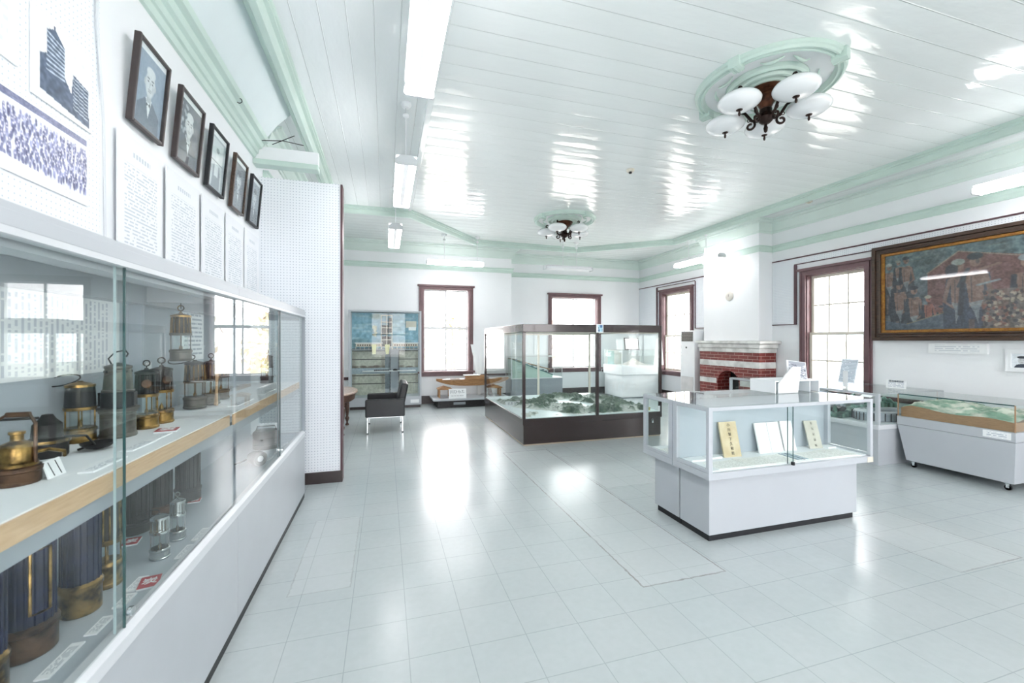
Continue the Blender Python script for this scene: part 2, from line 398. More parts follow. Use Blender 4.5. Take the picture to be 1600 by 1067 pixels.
# ---- pictures drawn in numpy and laid on a fine mesh as colour
class Cv:
    def __init__(s, w, h, bg):
        s.w, s.h = w, h; s.a = np.zeros((h, w, 3)); s.a[:] = bg
        s.Y, s.X = np.mgrid[0:h, 0:w]; s.X = (s.X + .5) / w; s.Y = (s.Y + .5) / h      # y runs downwards
        s.asp = h / w
    def mix(s, m, c, al=1.0):
        m = np.clip(m, 0, 1)[..., None] * al; s.a = s.a * (1 - m) + np.array(c) * m
    def ell(s, cx, cy, rx, ry, c, al=1, rot=0, soft=.15):
        dx = s.X - cx; dy = (s.Y - cy); ca, sa = math.cos(rot), math.sin(rot)
        u = (dx * ca + dy * sa) / rx; v = (-dx * sa + dy * ca) / ry
        s.mix((1 - np.sqrt(u * u + v * v)) / soft, c, al)
    def rect(s, x0, y0, x1, y1, c, al=1): s.mix(((s.X >= x0) & (s.X <= x1) & (s.Y >= y0) & (s.Y <= y1)).astype(float), c, al)
    def poly(s, pts, c, al=1):
        m = np.zeros(s.X.shape, bool); n = len(pts)
        for i in range(n):
            (x0, y0), (x1, y1) = pts[i], pts[(i + 1) % n]
            k = ((y0 > s.Y) != (y1 > s.Y)) & (s.X < (x1 - x0) * (s.Y - y0) / ((y1 - y0) or 1e-9) + x0); m ^= k
        s.mix(m.astype(float), c, al)
    def line(s, x0, y0, x1, y1, w, c, al=1):
        dx, dy = x1 - x0, (y1 - y0); l2 = dx * dx + dy * dy or 1e-9
        t = np.clip(((s.X - x0) * dx + (s.Y - y0) * dy) / l2, 0, 1)
        d = np.sqrt((s.X - x0 - t * dx) ** 2 + (s.Y - y0 - t * dy) ** 2); s.mix((w - d) / (w * .4), c, al)
    def noise(s, amp, k=6, col=(1, 1, 1)):
        n = np.random.rand(max(2, s.h // k) + 2, max(2, s.w // k) + 2)
        yy = np.linspace(0, n.shape[0] - 1.001, s.h); xx = np.linspace(0, n.shape[1] - 1.001, s.w)
        yi = yy.astype(int); xi = xx.astype(int); fy = (yy - yi)[:, None]; fx = (xx - xi)[None]
        v = (n[yi][:, xi] * (1 - fy) * (1 - fx) + n[yi + 1][:, xi] * fy * (1 - fx) + n[yi][:, xi + 1] * (1 - fy) * fx + n[yi + 1][:, xi + 1] * fy * fx)
        s.a = np.clip(s.a + (v[..., None] - .5) * 2 * amp * np.array(col), 0, 1); return v
def set_cols(me, rgb):
    rgb = np.asarray(rgb).reshape(-1, 3); lin = np.where(rgb <= .04045, rgb / 12.92, ((rgb + .055) / 1.055) ** 2.4)
    at = me.color_attributes.new('Col', 'FLOAT_COLOR', 'POINT')
    at.data.foreach_set('color', np.concatenate([lin, np.ones((len(lin), 1))], 1).astype(np.float32).ravel())
def picture(name, cv, m, parent, o, U, V):
    """o is the top-left corner, U runs to the right, V runs down"""
    h, w = cv.h, cv.w; o = Vector(o) - wloc(parent); U = Vector(U); V = Vector(V)
    js, is_ = np.mgrid[0:h, 0:w]; fx = (is_ / (w - 1)).ravel()[:, None]; fy = (js / (h - 1)).ravel()[:, None]
    co = np.array(o)[None] + fx * np.array(U)[None] + fy * np.array(V)[None]
    idx = (js * w + is_)
    f = np.stack([idx[:-1, :-1], idx[1:, :-1], idx[1:, 1:], idx[:-1, 1:]], -1).reshape(-1, 4)
    me = bpy.data.meshes.new(name); me.from_pydata(co.tolist(), [], f.tolist()); set_cols(me, np.clip(cv.a, 0, 1)); me.materials.append(m)
    ob = bpy.data.objects.new(name, me); COL.objects.link(ob); ob.parent = parent; return ob
def height_grid(name, x0, x1, y0, y1, nx, ny, fn, m, parent, zbase=None):
    """relief surface: fn(x, y, u, v) -> (z, rgb), closed with a skirt down to zbase"""
    org = wloc(parent); vs = []; cs = []
    for j in range(ny):
        for i in range(nx):
            u, v = i / (nx - 1), j / (ny - 1); x, y = x0 + (x1 - x0) * u, y0 + (y1 - y0) * v
            z, c = fn(x, y, u, v); vs.append((x - org.x, y - org.y, z - org.z)); cs.append(c)
    fs = [(j * nx + i, j * nx + i + 1, (j + 1) * nx + i + 1, (j + 1) * nx + i) for j in range(ny - 1) for i in range(nx - 1)]
    if zbase is not None:
        rim = [i for i in range(nx)] + [j * nx + nx - 1 for j in range(1, ny)] + [(ny - 1) * nx + i for i in range(nx - 2, -1, -1)] + [j * nx for j in range(ny - 2, 0, -1)]
        k0 = len(vs)
        for r in rim: vs.append((vs[r][0], vs[r][1], zbase - org.z)); cs.append(cs[r])
        for a in range(len(rim)):
            b = (a + 1) % len(rim); fs.append((rim[a], k0 + a, k0 + b, rim[b]))
    me = bpy.data.meshes.new(name); me.from_pydata(vs, [], fs); set_cols(me, cs); me.materials.append(m)
    bm = bmesh.new(); bm.from_mesh(me); bmesh.ops.recalc_face_normals(bm, faces=bm.faces[:]); bm.to_mesh(me); bm.free()
    o = bpy.data.objects.new(name, me); COL.objects.link(o); o.parent = parent; me.shade_smooth(); return o
def fbm(x, y, z=0, o=5): return mn.fractal(Vector((x, y, z)), 1.0, 2.0, o, noise_basis='PERLIN_ORIGINAL')

# ------------------------------------------------------------------ ROOM SHELL
XL, XR, YN, YF1, YF2, XJ, ZC = -1.14, 6.57, -2.6, 9.38, 9.90, 2.81, 3.50
T = .26
b = MB(); b.box(XL - T, XR + T, YN - T, YF2 + T, -.1, 0); struct(b, 'floor', floor_m)

def wall(name, axis, a0, a1, p0, p1, z0, z1, holes, m=wall_m):
    """wall slab between planes p0..p1; runs a0..a1; holes = (a0,a1,z0,z1)"""
    b = MB(False); ax = sorted({a0, a1, *[h[0] for h in holes], *[h[1] for h in holes]}); zs = sorted({z0, z1, *[h[2] for h in holes], *[h[3] for h in holes]})
    for i in range(len(ax) - 1):
        for j in range(len(zs) - 1):
            ca, cz = (ax[i] + ax[i + 1]) / 2, (zs[j] + zs[j + 1]) / 2
            if any(h[0] < ca < h[1] and h[2] < cz < h[3] for h in holes): continue
            if axis == 'x': b.box(ax[i], ax[i + 1], p0, p1, zs[j], zs[j + 1])
            else: b.box(p0, p1, ax[i], ax[i + 1], zs[j], zs[j + 1])
    bmesh.ops.remove_doubles(b.bm, verts=b.bm.verts[:], dist=1e-5)
    seen = {}
    for f in b.bm.faces: seen.setdefault(tuple(sorted(v.index for v in f.verts)), []).append(f)
    b.bm.verts.index_update(); seen = {}
    for f in b.bm.faces: seen.setdefault(tuple(sorted(v.index for v in f.verts)), []).append(f)
    bmesh.ops.delete(b.bm, geom=[f for l in seen.values() if len(l) > 1 for f in l], context='FACES_ONLY')
    return struct(b, name, m)
W1 = (.79, 1.81, .70, 2.53); W2 = (4.02, 5.31, .68, 2.49)
W3 = (7.90, 8.90, .66, 2.54); W4 = (4.30, 5.20, .62, 2.46); W5_FILL = (-.35, .65, .62, 2.46)  # the last one is an unseen window, added to let in more daylight
wall('wall_left', 'y', YN - T, YF1 + T, XL - T, XL, 0, ZC, [])
wall('wall_far', 'x', XL, XJ, YF1, YF1 + T, 0, ZC, [W1])
wall('wall_far.001', 'x', XJ - .1, XR, YF2, YF2 + T, 0, ZC, [W2])
b = MB(); b.box(XJ - .1, XJ, YF1 + T, YF2, 0, ZC); struct(b, 'wall_far.002', wall_m)
wall('wall_right', 'y', YN - T, YF2 + T, XR, XR + T, 0, ZC, [W3, W4, W5_FILL])
WN_FILL = [(-.6, .9, .6, 2.65), (1.7, 3.2, .6, 2.65), (4.0, 5.5, .6, 2.65)]  # unseen windows behind the camera, put in and enlarged for front light
wall('wall_near', 'x', XL, XR, YN - T, YN, 0, ZC, WN_FILL)
# chimney breast
b = MB(); b.box(6.27, XR, 5.82, 7.15, 1.386, ZC); struct(b, 'wall_chimney', wall_m)
# end wall of the alcove: a partition faced with pegboard
b = MB(); b.box(XL, -.424, 4.48, 4.60, 0, 2.935); struct(b, 'wall_partition', peg_xz)
b = MB(); b.box(-.424, -.405, 4.472, 4.61, 0, 2.935); struct(b, 'trim_1', dmaroon_m)
b = MB(); b.box(XL, -.405, 4.462, 4.48, 0, .11); struct(b, 'baseboard_partition', skirt_m)
# ceiling slabs, each with its own direction of boards
Cp, Dp, Ep, Fp = (.38, 7.06), (1.83, 8.72), (4.18, 8.82), (5.82, 7.45)
def slab(name, poly, m):
    b = MB(); b.prism(poly, ZC, ZC + .12); return struct(b, name, m)
slab('ceiling', [(.38, YN), (5.82, YN), Fp, Ep, Dp, Cp], ceil_x)
slab('ceiling.001', [(XL, YN), (.38, YN), Cp, (XL, 7.06)], ceil_y)
slab('ceiling.002', [(XL, 7.06), Cp, Dp, Ep, Fp, (XR, 8.1), (XR, YF2), (XL, YF2)], ceil_x)
slab('ceiling.003', [(5.82, YN), (XR, YN), (XR, 8.1), Fp], ceil_y)
# mouldings
oct_prof = [(-.085, ZC), (-.085, ZC - .03), (-.072, ZC - .035), (-.072, ZC - .05), (-.045, ZC - .055), (-.03, ZC - .10), (-.022, ZC - .108), (.022, ZC - .108), (.03, ZC - .10), (.045, ZC - .055), (.072, ZC - .05), (.072, ZC - .035), (.085, ZC - .03), (.085, ZC)]
b = MB(); b.sweep([(-.75, YN), (-.75, 7.06), Cp, Dp, Ep, Fp, (5.82, YN)], oct_prof); struct(b, 'trim_2', mint_m, smooth=.5)
b = MB(); b.sweep([(.38, YN), (.38, 7.0)], [(-.03, ZC), (-.025, ZC - .02), (.025, ZC - .02), (.03, ZC)]); struct(b, 'trim_3', ceil_y)
cove = [(0, 3.275), (.018, 3.275), (.022, 3.30), (.035, 3.305), (.04, 3.33), (.06, 3.37), (.075, 3.42), (.08, 3.435), (.11, 3.44), (.12, 3.47), (.16, 3.478), (.165, ZC), (0, ZC)]
path = [(XL, 4.62), (XL, YF1), (XJ, YF1), (XJ, YF2), (XR, YF2), (XR, 7.15), (6.27, 7.15), (6.27, 5.82), (XR, 5.82), (XR, YN)]
b = MB(); b.sweep(path, cove); struct(b, 'trim_4', pale_mint_m, smooth=.5)
b = MB(); b.sweep(path, [(0, 2.945), (.02, 2.945), (.02, 2.965), (.035, 3.0), (.035, 3.03), (.05, 3.04), (.05, 3.052), (0, 3.052)]); struct(b, 'trim_5', mint_m)
# alcove over the long cabinet: stepped moulding, plain cove up to the ceiling and a cross beam
b = MB(); b.sweep([(XL, YN), (XL, 4.30)], [(0, 3.04), (.02, 3.04), (.03, 3.075), (.045, 3.08), (.05, 3.12), (.075, 3.13), (.085, 3.17), (.12, 3.18), (.13, 3.215), (0, 3.215)]); struct(b, 'trim_6', mint_m)
b = MB(); b.sweep([(XL, YN), (XL, 4.30)], [(0, 3.215), (.10, 3.215), (.20, 3.36), (.335, ZC), (0, ZC)]); struct(b, 'trim_7', pm('cove_paint', (.84, .885, .895), .5, var=.01), smooth=.5)
b = MB(); b.box(XL, -.60, 4.30, 4.36, 3.035, 3.15); struct(b, 'trim_8', wall_m)
b = MB(); b.box(XL, -.60, 4.285, 4.40, 2.985, 3.035); struct(b, 'trim_9', mint_m, bevel=.006)
# chair rail and baseboards
def rail(pts, n):
    b = MB(); b.sweep(pts, [(0, .565), (.018, .565), (.024, .58), (.024, .615), (.012, .625), (0, .625)]); struct(b, 'trim_%d' % n, skirt_m if n == 11 else dmaroon_m)
rail([(XL, 4.62), (XL, YF1), (.66, YF1)], 10); rail([(1.94, YF1), (XJ, YF1), (XJ, YF2), (3.89, YF2)], 11)
rail([(5.44, YF2), (XR, YF2), (XR, 9.03)], 12); rail([(XR, 7.78), (XR, 7.19)], 13); rail([(XR, 5.72), (XR, 5.33)], 14); rail([(XR, 4.18), (XR, YN)], 15)
def skirt(pts, nm):
    b = MB(); b.sweep(pts, [(0, 0), (.018, 0), (.018, .16), (.010, .175), (0, .175)]); struct(b, nm, skirt_m)
skirt([(XL, 4.62), (XL, YF1), (XJ, YF1), (XJ, YF2), (XR, YF2), (XR, 7.19)], 'baseboard_far'); skirt([(XR, 5.72), (XR, YN)], 'baseboard_right')

# ------------------------------------------------------------------ WINDOWS
def window_far(n, y, hole, cas):
    """aluminium sliding window inside a maroon casing; faces -Y"""
    x0, x1, z0, z1 = hole; X0, X1, Z0, Z1 = cas
    t = thing('window_%d' % n, None, None, ((x0 + x1) / 2, y, z0), kind='structure')
    b = MB(); b.box(X0, x0 + .01, y - .035, y, Z0, Z1); b.box(x1 - .01, X1, y - .035, y, Z0, Z1); b.box(X0, X1, y - .036, y, z1 - .01, Z1)
    b.box(X0 - .03, X1 + .03, y - .07, y, Z1 - .03, Z1 + .012)
    for x in (X0 + .03, X1 - .045): b.box(x, x + .015, y - .05, y - .03, Z0, Z1 - .03)
    b.box(X0, X1, y - .045, y - .03, Z1 - .085, Z1 - .07)
    b.box(x0, x0 + .02, y, y + .10, z0, z1); b.box(x1 - .02, x1, y, y + .10, z0, z1); b.box(x0, x1, y, y + .10, z1 - .02, z1)
    b.build('window_frame', maroon_m, t, .004)
    b = MB(); b.box(X0 - .03, X1 + .03, y - .09, y + .10, z0 - .03, z0 + .01); b.box(X0, X1, y - .04, y, Z0 - .03, z0 - .03); b.build('window_sill', maroon_m, t, .005)
    xm = (x0 + x1) / 2; zt = 1.66
    b = MB(); w = .028
    for za, zb in ((z0 + .01, zt), (zt, z1 - .02)):
        for k, (a, c) in enumerate(((x0 + .02, xm + .015), (xm - .015, x1 - .02))):
            yy = y + .085 + .02 * k
            b.box(a, a + w, yy, yy + .018, za, zb); b.box(c - w, c, yy, yy + .018, za, zb); b.box(a, c, yy, yy + .018, za, za + w); b.box(a, c, yy, yy + .018, zb - w, zb)
    b.box(x0 + .02, x1 - .02, y + .07, y + .13, zt - .03, zt + .03); b.build('sash', alu_m, t)
    b = MB(); b.box(x0 + .03, x1 - .03, y + .098, y + .103, z0 + .02, z1 - .03); b.build('pane', winglass_m, t)
    portal((xm, y + .2, (z0 + z1) / 2), (-PI / 2, 0, 0), x1 - x0, z1 - z0); return t
window_far(1, YF1, W1, (.70, 1.90, .63, 2.60)); window_far(2, YF2, W2, (3.93, 5.40, .61, 2.575))
def window_right(n, hole, cas):
    """wooden three-by-two sash pair in a deep maroon casing; faces -X"""
    y0, y1, z0, z1 = hole; Y0, Y1, Z0, Z1 = cas; x = XR
    t = thing('window_%d' % n, None, None, (x, (y0 + y1) / 2, z0), kind='structure')
    b = MB()
    for a, c in ((Y0, y0 + .01), (y1 - .01, Y1)): b.box(x - .03, x, a, c, Z0, Z1)
    b.box(x - .031, x, Y0, Y1, z1 - .01, Z1); b.box(x - .065, x, Y0 - .02, Y1 + .02, Z1 - .03, Z1 + .012)
    for a in (Y0 + .02, Y1 - .035): b.box(x - .048, x - .02, a, a + .015, Z0, Z1 - .03)
    for a, c in ((y0, y0 + .025), (y1 - .025, y1)): b.box(x, x + .16, a, c, z0, z1)
    b.box(x, x + .16, y0, y1, z1 - .025, z1); b.build('window_frame', maroon_m, t, .004)
    b = MB(); b.box(x - .09, x + .16, Y0 - .02, Y1 + .02, z0 - .035, z0 + .005); b.box(x - .035, x, Y0, Y1, Z0 - .05, z0 - .035); b.build('window_sill', maroon_m, t, .005)
    zt = 1.50
    for k, (za, zb, xx) in enumerate(((zt - .02, z1 - .025, x + .09), (z0 + .005, zt + .02, x + .05))):
        b = MB(); a, c = y0 + .025, y1 - .025; w = .045
        b.box(xx, xx + .035, a, a + w, za, zb); b.box(xx, xx + .035, c - w, c, za, zb); b.box(xx, xx + .035, a, c, za, za + w); b.box(xx, xx + .035, a, c, zb - w, zb)
        for q in (1, 2):
            yy = a + (c - a) * q / 3; b.box(xx + .005, xx + .03, yy - .012, yy + .012, za, zb)
        b.box(xx + .005, xx + .03, a, c, (za + zb) / 2 - .012, (za + zb) / 2 + .012)
        sh = b.build('sash', cream_m, t, .002)
        b = MB(); b.box(xx + .015, xx + .02, a + .02, c - .02, za + .02, zb - .02); b.build('pane', winglass_m, sh)
    portal((x + .22, (y0 + y1) / 2, (z0 + z1) / 2), (0, PI / 2, 0), z1 - z0, y1 - y0); return t
window_right(3, W3, (7.80, 9.01, .60, 2.62)); window_right(4, W4, (4.21, 5.29, .55, 2.55)); window_right(5, W5_FILL, (-.44, .74, .55, 2.55))
for i, h in enumerate(WN_FILL):
    t = thing('window_%d' % (6 + i), None, None, ((h[0] + h[1]) / 2, YN, h[2]), kind='structure')
    b = MB()
    for a, c in ((h[0] - .08, h[0] + .01), (h[1] - .01, h[1] + .08)): b.box(a, c, YN, YN + .035, h[2] - .06, h[3] + .08)
    b.box(h[0] - .08, h[1] + .08, YN, YN + .036, h[3], h[3] + .08); b.box(h[0] - .1, h[1] + .1, YN, YN + .07, h[2] - .05, h[2]); b.build('window_frame', maroon_m, t)
    xm = (h[0] + h[1]) / 2; b = MB(); b.box(xm - .02, xm + .02, YN - .12, YN - .09, h[2], h[3]); b.box(h[0], h[1], YN - .12, YN - .09, 1.62, 1.68); b.build('sash', alu_m, t)
    b = MB(); b.box(h[0], h[1], YN - .11, YN - .105, h[2], h[3]); b.build('pane', winglass_m, t)
    portal((xm, YN - .2, (h[2] + h[3]) / 2), (PI / 2, 0, 0), h[1] - h[0], h[3] - h[2])

# ------------------------------------------------------------------ LIGHT FITTINGS
def fluor(label, x, y, z, ln, axis, lit=True, rods=(.3, .9), group='pendant fluorescent fittings'):
    """twin-tube batten on rods; centre x, y"""
    t = thing('fluorescent_light', label, 'ceiling light', (x, y, z), group)
    R = Matrix.Rotation(0 if axis == 'y' else -PI / 2, 4, 'Z')
    def fin(b, nm, m, **k):
        b.xf(Matrix.Translation((x, y, z)) @ R); return b.build(nm, m, t, **k)
    h = ln / 2
    b = MB(); b.prism([(-.088, .079), (.088, .079), (.088, .073), (.034, .070), (.034, .04), (.020, .012), (-.020, .012), (-.034, .04), (-.034, .070), (-.088, .073)], -h, h, 1); fin(b, 'housing', white_m)
    for sd in (-1, 1):
        b = MB(); b.prism([(-.046, .078), (.046, .078), (.090, .045), (.094, .006), (.080, -.008), (-.080, -.008), (-.094, .006), (-.090, .045)], sd * h, sd * (h + .014), 1); fin(b, 'end_cap', lgrey_m, bevel=.003)
    for sd in (-1, 1):
        b = MB(); b.tube([(sd * .066, -h + .004, .018), (sd * .066, h - .004, .018)], .019, 12); fin(b, 'tube', tube_m if lit else pearl_m, smooth=.6)
    for q in rods:
        b = MB(); yy = -h + q * ln; b.cyl((0, yy, .07), (0, yy, ZC - z - .03), .005)
        fin(b, 'rod', alu_m); b = MB(); b.lathe([(.05, ZC - z), (.05, ZC - z - .015), (.03, ZC - z - .04), (.01, ZC - z - .045)], (0, yy, 0), 16); b.lathe([(.012, ZC - z - .13), (.026, ZC - z - .12), (.026, ZC - z - .10), (.012, ZC - z - .09)], (0, yy, 0), 12); fin(b, 'canopy', white_m, smooth=.6)
    return t
fluor('lit twin-tube fitting over the long cabinet, largest and cut by the top edge', .20, 2.03, 2.90, 1.22, 'y', rods=(.15, .5))
fluor('lit twin-tube fitting hanging second along the left row from a white canopy', .175, 4.31, 2.90, 1.20, 'y', rods=(.12,))
fluor('lit twin-tube fitting farthest along the left row near the diorama cabinet', .135, 6.52, 2.90, 1.22, 'y', rods=(.1,))
fluor('lit tube fitting hung crosswise above the left far window', 1.35, 8.42, 2.90, 1.12, 'x')
fluor('unlit tube fitting hung crosswise above the second far window', 3.77, 8.32, 2.90, 1.06, 'x', lit=False, rods=(.38, .68))
fluor('lit tube fitting hanging in front of the chimney breast', 5.82, 6.80, 2.90, 1.20, 'y', rods=(.32, .72))
fluor('lit tube fitting at the right edge above the large painting', 5.84, 2.17, 2.90, 1.20, 'y', rods=(.1, .7))
fluor('added fill-light tube fitting, unseen behind the camera along the left row', .20, -.30, 2.90, 1.22, 'y')  # out of view: extends the left row to fill the room with light
fluor('added fill-light tube fitting, unseen behind the camera on the right', 5.84, -.5, 2.90, 1.20, 'y')  # out of view: extends the right row, added as fill light

def medallion(cx, cy, label, group='plaster ceiling roses'):
    t = thing('ceiling_medallion', label, 'ceiling rose', (cx, cy, ZC), group); c = (cx, cy, 0)
    b = MB(); b.lathe([(.535, ZC), (.532, ZC - .025), (.522, ZC - .032), (.516, ZC - .05), (.505, ZC - .052), (.498, ZC - .04), (.488, ZC - .038), (.482, ZC - .05), (.470, ZC - .052), (.455, ZC - .02), (.45, ZC)], c, 72); b.build('outer_ring', mint_m, t, smooth=.5)
    b = MB(); b.lathe([(.452, ZC), (.452, ZC - .012), (.30, ZC - .008), (.29, ZC)], c, 72); b.build('flat_ring', white_m, t, smooth=.5)
    b = MB(); b.lathe([(.295, ZC), (.29, ZC - .035), (.275, ZC - .05), (.262, ZC - .035), (.25, ZC - .028), (.225, ZC - .03), (.215, ZC - .05), (.20, ZC - .055), (.19, ZC - .04), (.165, ZC - .035), (.15, ZC - .055), (.13, ZC - .06), (.0, ZC - .06)], c, 72); b.build('inner_rosette', mint_m, t, smooth=.5)
    for k in range(4):
        a = PI / 4 * (2 * k) + .35
        b = MB(); pts = [(-.04, ZC), (-.04, ZC - .072), (-.022, ZC - .08), (-.018, ZC - .072), (-.004, ZC - .082), (.004, ZC - .082), (.018, ZC - .072), (.022, ZC - .08), (.04, ZC - .072), (.04, ZC)]
        b.prism(pts, .455, .55, 0); b.xf(Matrix.Translation(c) @ Matrix.Rotation(a, 4, 'Z')); b.build('clasp', mint_m, t)
        b = MB()
        for s in (-1, 1):   # curled leaf between two clasps
            q = [(.315 + .015 * math.cos(w) * 2 + .03, s * (.03 + .14 * (w / PI)), ZC - .018 - .022 * math.sin(w)) for w in [PI * i / 8 for i in range(9)]]
            b.tube(q, [.004, .007, .010, .012, .013, .012, .010, .007, .004], 8)
        b.xf(Matrix.Translation(c) @ Matrix.Rotation(a + PI / 4, 4, 'Z')); b.build('leaf_scroll', mint_m, t, smooth=.8)
    return t
medallion(2.99, 2.71, 'round mint plaster rose above the nearer bronze chandelier'); medallion(2.98, 6.74, 'round mint plaster rose above the farther bronze chandelier')

def chandelier(cx, cy, a0, label):
    z0 = ZC - .03; t = thing('chandelier', label, 'chandelier', (cx, cy, z0), 'bronze chandeliers with five glass dishes')
    c = (cx, cy, 0)
    b = MB(); b.lathe([(.14, z0 - .03), (.142, z0 - .045), (.125, z0 - .055), (.128, z0 - .07), (.105, z0 - .08), (.107, z0 - .095), (.078, z0 - .108), (.058, z0 - .135), (.042, z0 - .17), (.034, z0 - .21), (.0, z0 - .21)], c, 40); b.build('canopy_cone', bronze_m, t, smooth=.6)
    b = MB(); b.lathe([(.034, z0 - .17), (.046, z0 - .18), (.046, z0 - .215), (.036, z0 - .22), (.05, z0 - .235), (.06, z0 - .25), (.05, z0 - .275), (.03, z0 - .295), (.012, z0 - .30), (.010, z0 - .315), (.017, z0 - .33), (.013, z0 - .36), (.0, z0 - .372)], c, 30); b.build('hub', dbronze_m, t, smooth=.6)
    for k in range(5):
        a = a0 + 2 * PI * k / 5; Mx = Matrix.Translation((cx, cy, z0)) @ Matrix.Rotation(a, 4, 'Z')
        b = MB(); R = .317
        pts = [(.045, 0, -.225), (.075, 0, -.245), (.105, 0, -.235), (.13, 0, -.195), (.155, 0, -.155), (.20, 0, -.125), (.26, 0, -.112), (.317, 0, -.112)]
        b.tube(pts, [.013, .013, .012, .012, .011, .011, .010, .010], 8)
        sp = [(.115 + .038 * (1 - i / 22) * math.cos(2.2 + i * .45) , 0, -.275 + .038 * (1 - i / 22) * math.sin(2.2 + i * .45)) for i in range(15)]
        b.tube([(.055, 0, -.228), (.075, 0, -.236)] + [(p[0], 0, p[2]) for p in sp[::1]], .0095, 6)
        sp = [(.125 + .018 * (1 - i / 20) * math.cos(2.4 - i * .5), 0, -.225 + .018 * (1 - i / 20) * math.sin(2.4 - i * .5)) for i in range(14)]
        b.tube(sp, .0035, 6); b.xf(Mx); arm = b.build('arm', dbronze_m, t, smooth=.9)
        b = MB(); sp = [(.30 + .022 * math.cos(-1.5 + i * .45), 0, -.090 + .022 * math.sin(-1.5 + i * .45)) for i in range(12)]
        b.tube(sp, [.010] * 6 + [.009, .008, .007, .006, .006, .005], 8); b.xf(Mx); b.build('curl', dbronze_m, arm, smooth=.9)
        b = MB(); b.lathe([(.0, -.122), (.06, -.126), (.115, -.142), (.146, -.165), (.158, -.187), (.152, -.207), (.122, -.232), (.08, -.248), (.03, -.255), (.0, -.256)], (R, 0, 0), 40); b.xf(Mx); b.build('glass_dish', pearl_m, t, smooth=.9)
        b = MB(); b.lathe([(.0, -.252), (.025, -.254), (.022, -.260), (.008, -.264), (.007, -.272), (.010, -.282), (.008, -.298), (.0, -.306)], (R, 0, 0), 16); b.xf(Mx); b.build('finial', dbronze_m, t, smooth=.8)
    return t
chandelier(2.99, 2.71, math.radians(44), 'larger-looking bronze chandelier nearest the camera with five white dishes')
chandelier(2.98, 6.74, math.radians(8), 'smaller-looking far bronze chandelier with five white dishes near the far wall')

def ceiling_dot(name, label, cat, x, y, z, r, m, h=.03):
    t = thing(name, label, cat, (x, y, z)); b = MB(); b.lathe([(r, z), (r, z - h * .4), (r * .75, z - h), (0, z - h)], (x, y, 0), 20); b.build('housing', m, t, smooth=.6)
    b = MB(); b.lathe([(r * .4, z - h), (r * .35, z - h * 1.6), (0, z - h * 1.7)], (x, y, 0), 14); b.build('sensor', iron_m, t, smooth=.6)
ceiling_dot('smoke_detector', 'small cream smoke detector on the white ceiling between the chandeliers', 'smoke detector', 2.895, 4.554, ZC, .05, cream_m)
t = thing('ceiling_box', 'small beige box fixed to the ceiling beyond the right-hand moulding', 'junction box', (6.10, 4.776, ZC)); box('cover', cream_m, t, 6.07, 6.13, 4.74, 4.81, ZC - .04, ZC, .005); box('plate', pm('beige', (.74, .68, .6), .5), t, 6.085, 6.115, 4.755, 4.79, ZC - .045, ZC - .04)
t = thing('ceiling_box', 'tiny beige box on the ceiling behind the farther chandelier', 'junction box', (3.55, 7.05, ZC)); box('cover', cream_m, t, 3.52, 3.58, 7.02, 7.08, ZC - .035, ZC, .005); box('plate', MATS['beige'], t, 3.535, 3.565, 7.03, 7.07, ZC - .04, ZC - .035)
for lab, x, y, x2, y2 in (('thin dark wire with black tips crossing the beam, reaching up to the moulding', -1.05, 4.22, -.72, 4.27), ('short dark wire crossing the longer one under the alcove ceiling', -.98, 4.28, -.78, 4.18)):
    b = MB(); z = 3.24 if 'long' not in lab[:10] else 3.2
    b.tube([(x, y, 3.17), ((x + x2) / 2, (y + y2) / 2, 3.20), (x2, y2, 3.19 if 'short' not in lab else 3.23)], .0035, 6); tag(b.build('wire', iron_m), lab, 'wire')
b = MB(); b.tube([(-1.03, 3.55, 3.215), (-1.03, 3.55, 3.18)] + [(-1.03 + .018 * math.sin(i * .5), 3.55, 3.162 + .018 * math.cos(i * .5)) for i in range(9)], .003, 6); tag(b.build('ceiling_hook', iron_m), 'small metal hook screwed into the mint moulding above the portraits', 'hook')

# ------------------------------------------------------------------ LEFT WALL: photographs, portraits, text sheets
xw = XL
b = MB(); b.box(XL + .002, XL + .014, YN, 2.15, 1.67, 3.03); o = tag(b.build('pegboard_panel', peg_soft, org=(0, 0, 0)), 'white pegboard sheet behind the tower and crowd photographs', 'pegboard')
b = MB(); b.tube([(XL + .022, 2.125, 3.02), (XL + .022, 2.115, 2.7), (XL + .022, 2.16, 2.3), (XL + .022, 2.17, 1.70)], .005, 8); tag(b.build('cable', lgrey_m), 'thin grey cable running down the pegboard joint left of the portraits', 'cable')
def flat_on_left(name, label, cat, y0, y1, z0, z1, cv=None, m=None, group=None, th=.004, x=None):
    x = XL + .016 if x is None else x
    t = thing(name, label, cat, (x, (y0 + y1) / 2, z0), group)
    box('sheet', m or paper_m, t, x, x + th, y0, y1, z0, z1)
    if cv is not None:
        e = .012; picture('print', cv, print_m, t, (x + th + .001, y0 + e, z1 - e), (0, y1 - y0 - 2 * e, 0), (0, 0, -(z1 - z0 - 2 * e)))
    return t
cv = Cv(70, 80, (.96, .97, .98)); k = (.30, .36, .45)
cv.poly([(.08, .98), (.08, .48), (.2, .42), (.2, .12), (.34, .04), (.5, .18), (.5, .55), (.62, .7), (.66, .42), (.95, .48), (.97, 1)], k)
for i in range(9): cv.line(.2, .14 + i * .06, .5, .2 + i * .05, .012, (.75, .8, .86)); cv.line(.66, .46 + i * .05, .95, .5 + i * .05, .008, (.8, .84, .88))
cv.line(.33, 0, .33, .1, .015, k); cv.noise(.10, 3); cv.poly([(0, 1), (0, .9), (1, 1)], (.9, .92, .94))
flat_on_left('tower_photo', 'black-and-white photo of a tall tower building pinned high at far left', 'photograph', 1.79, 2.09, 2.22, 2.52, cv)
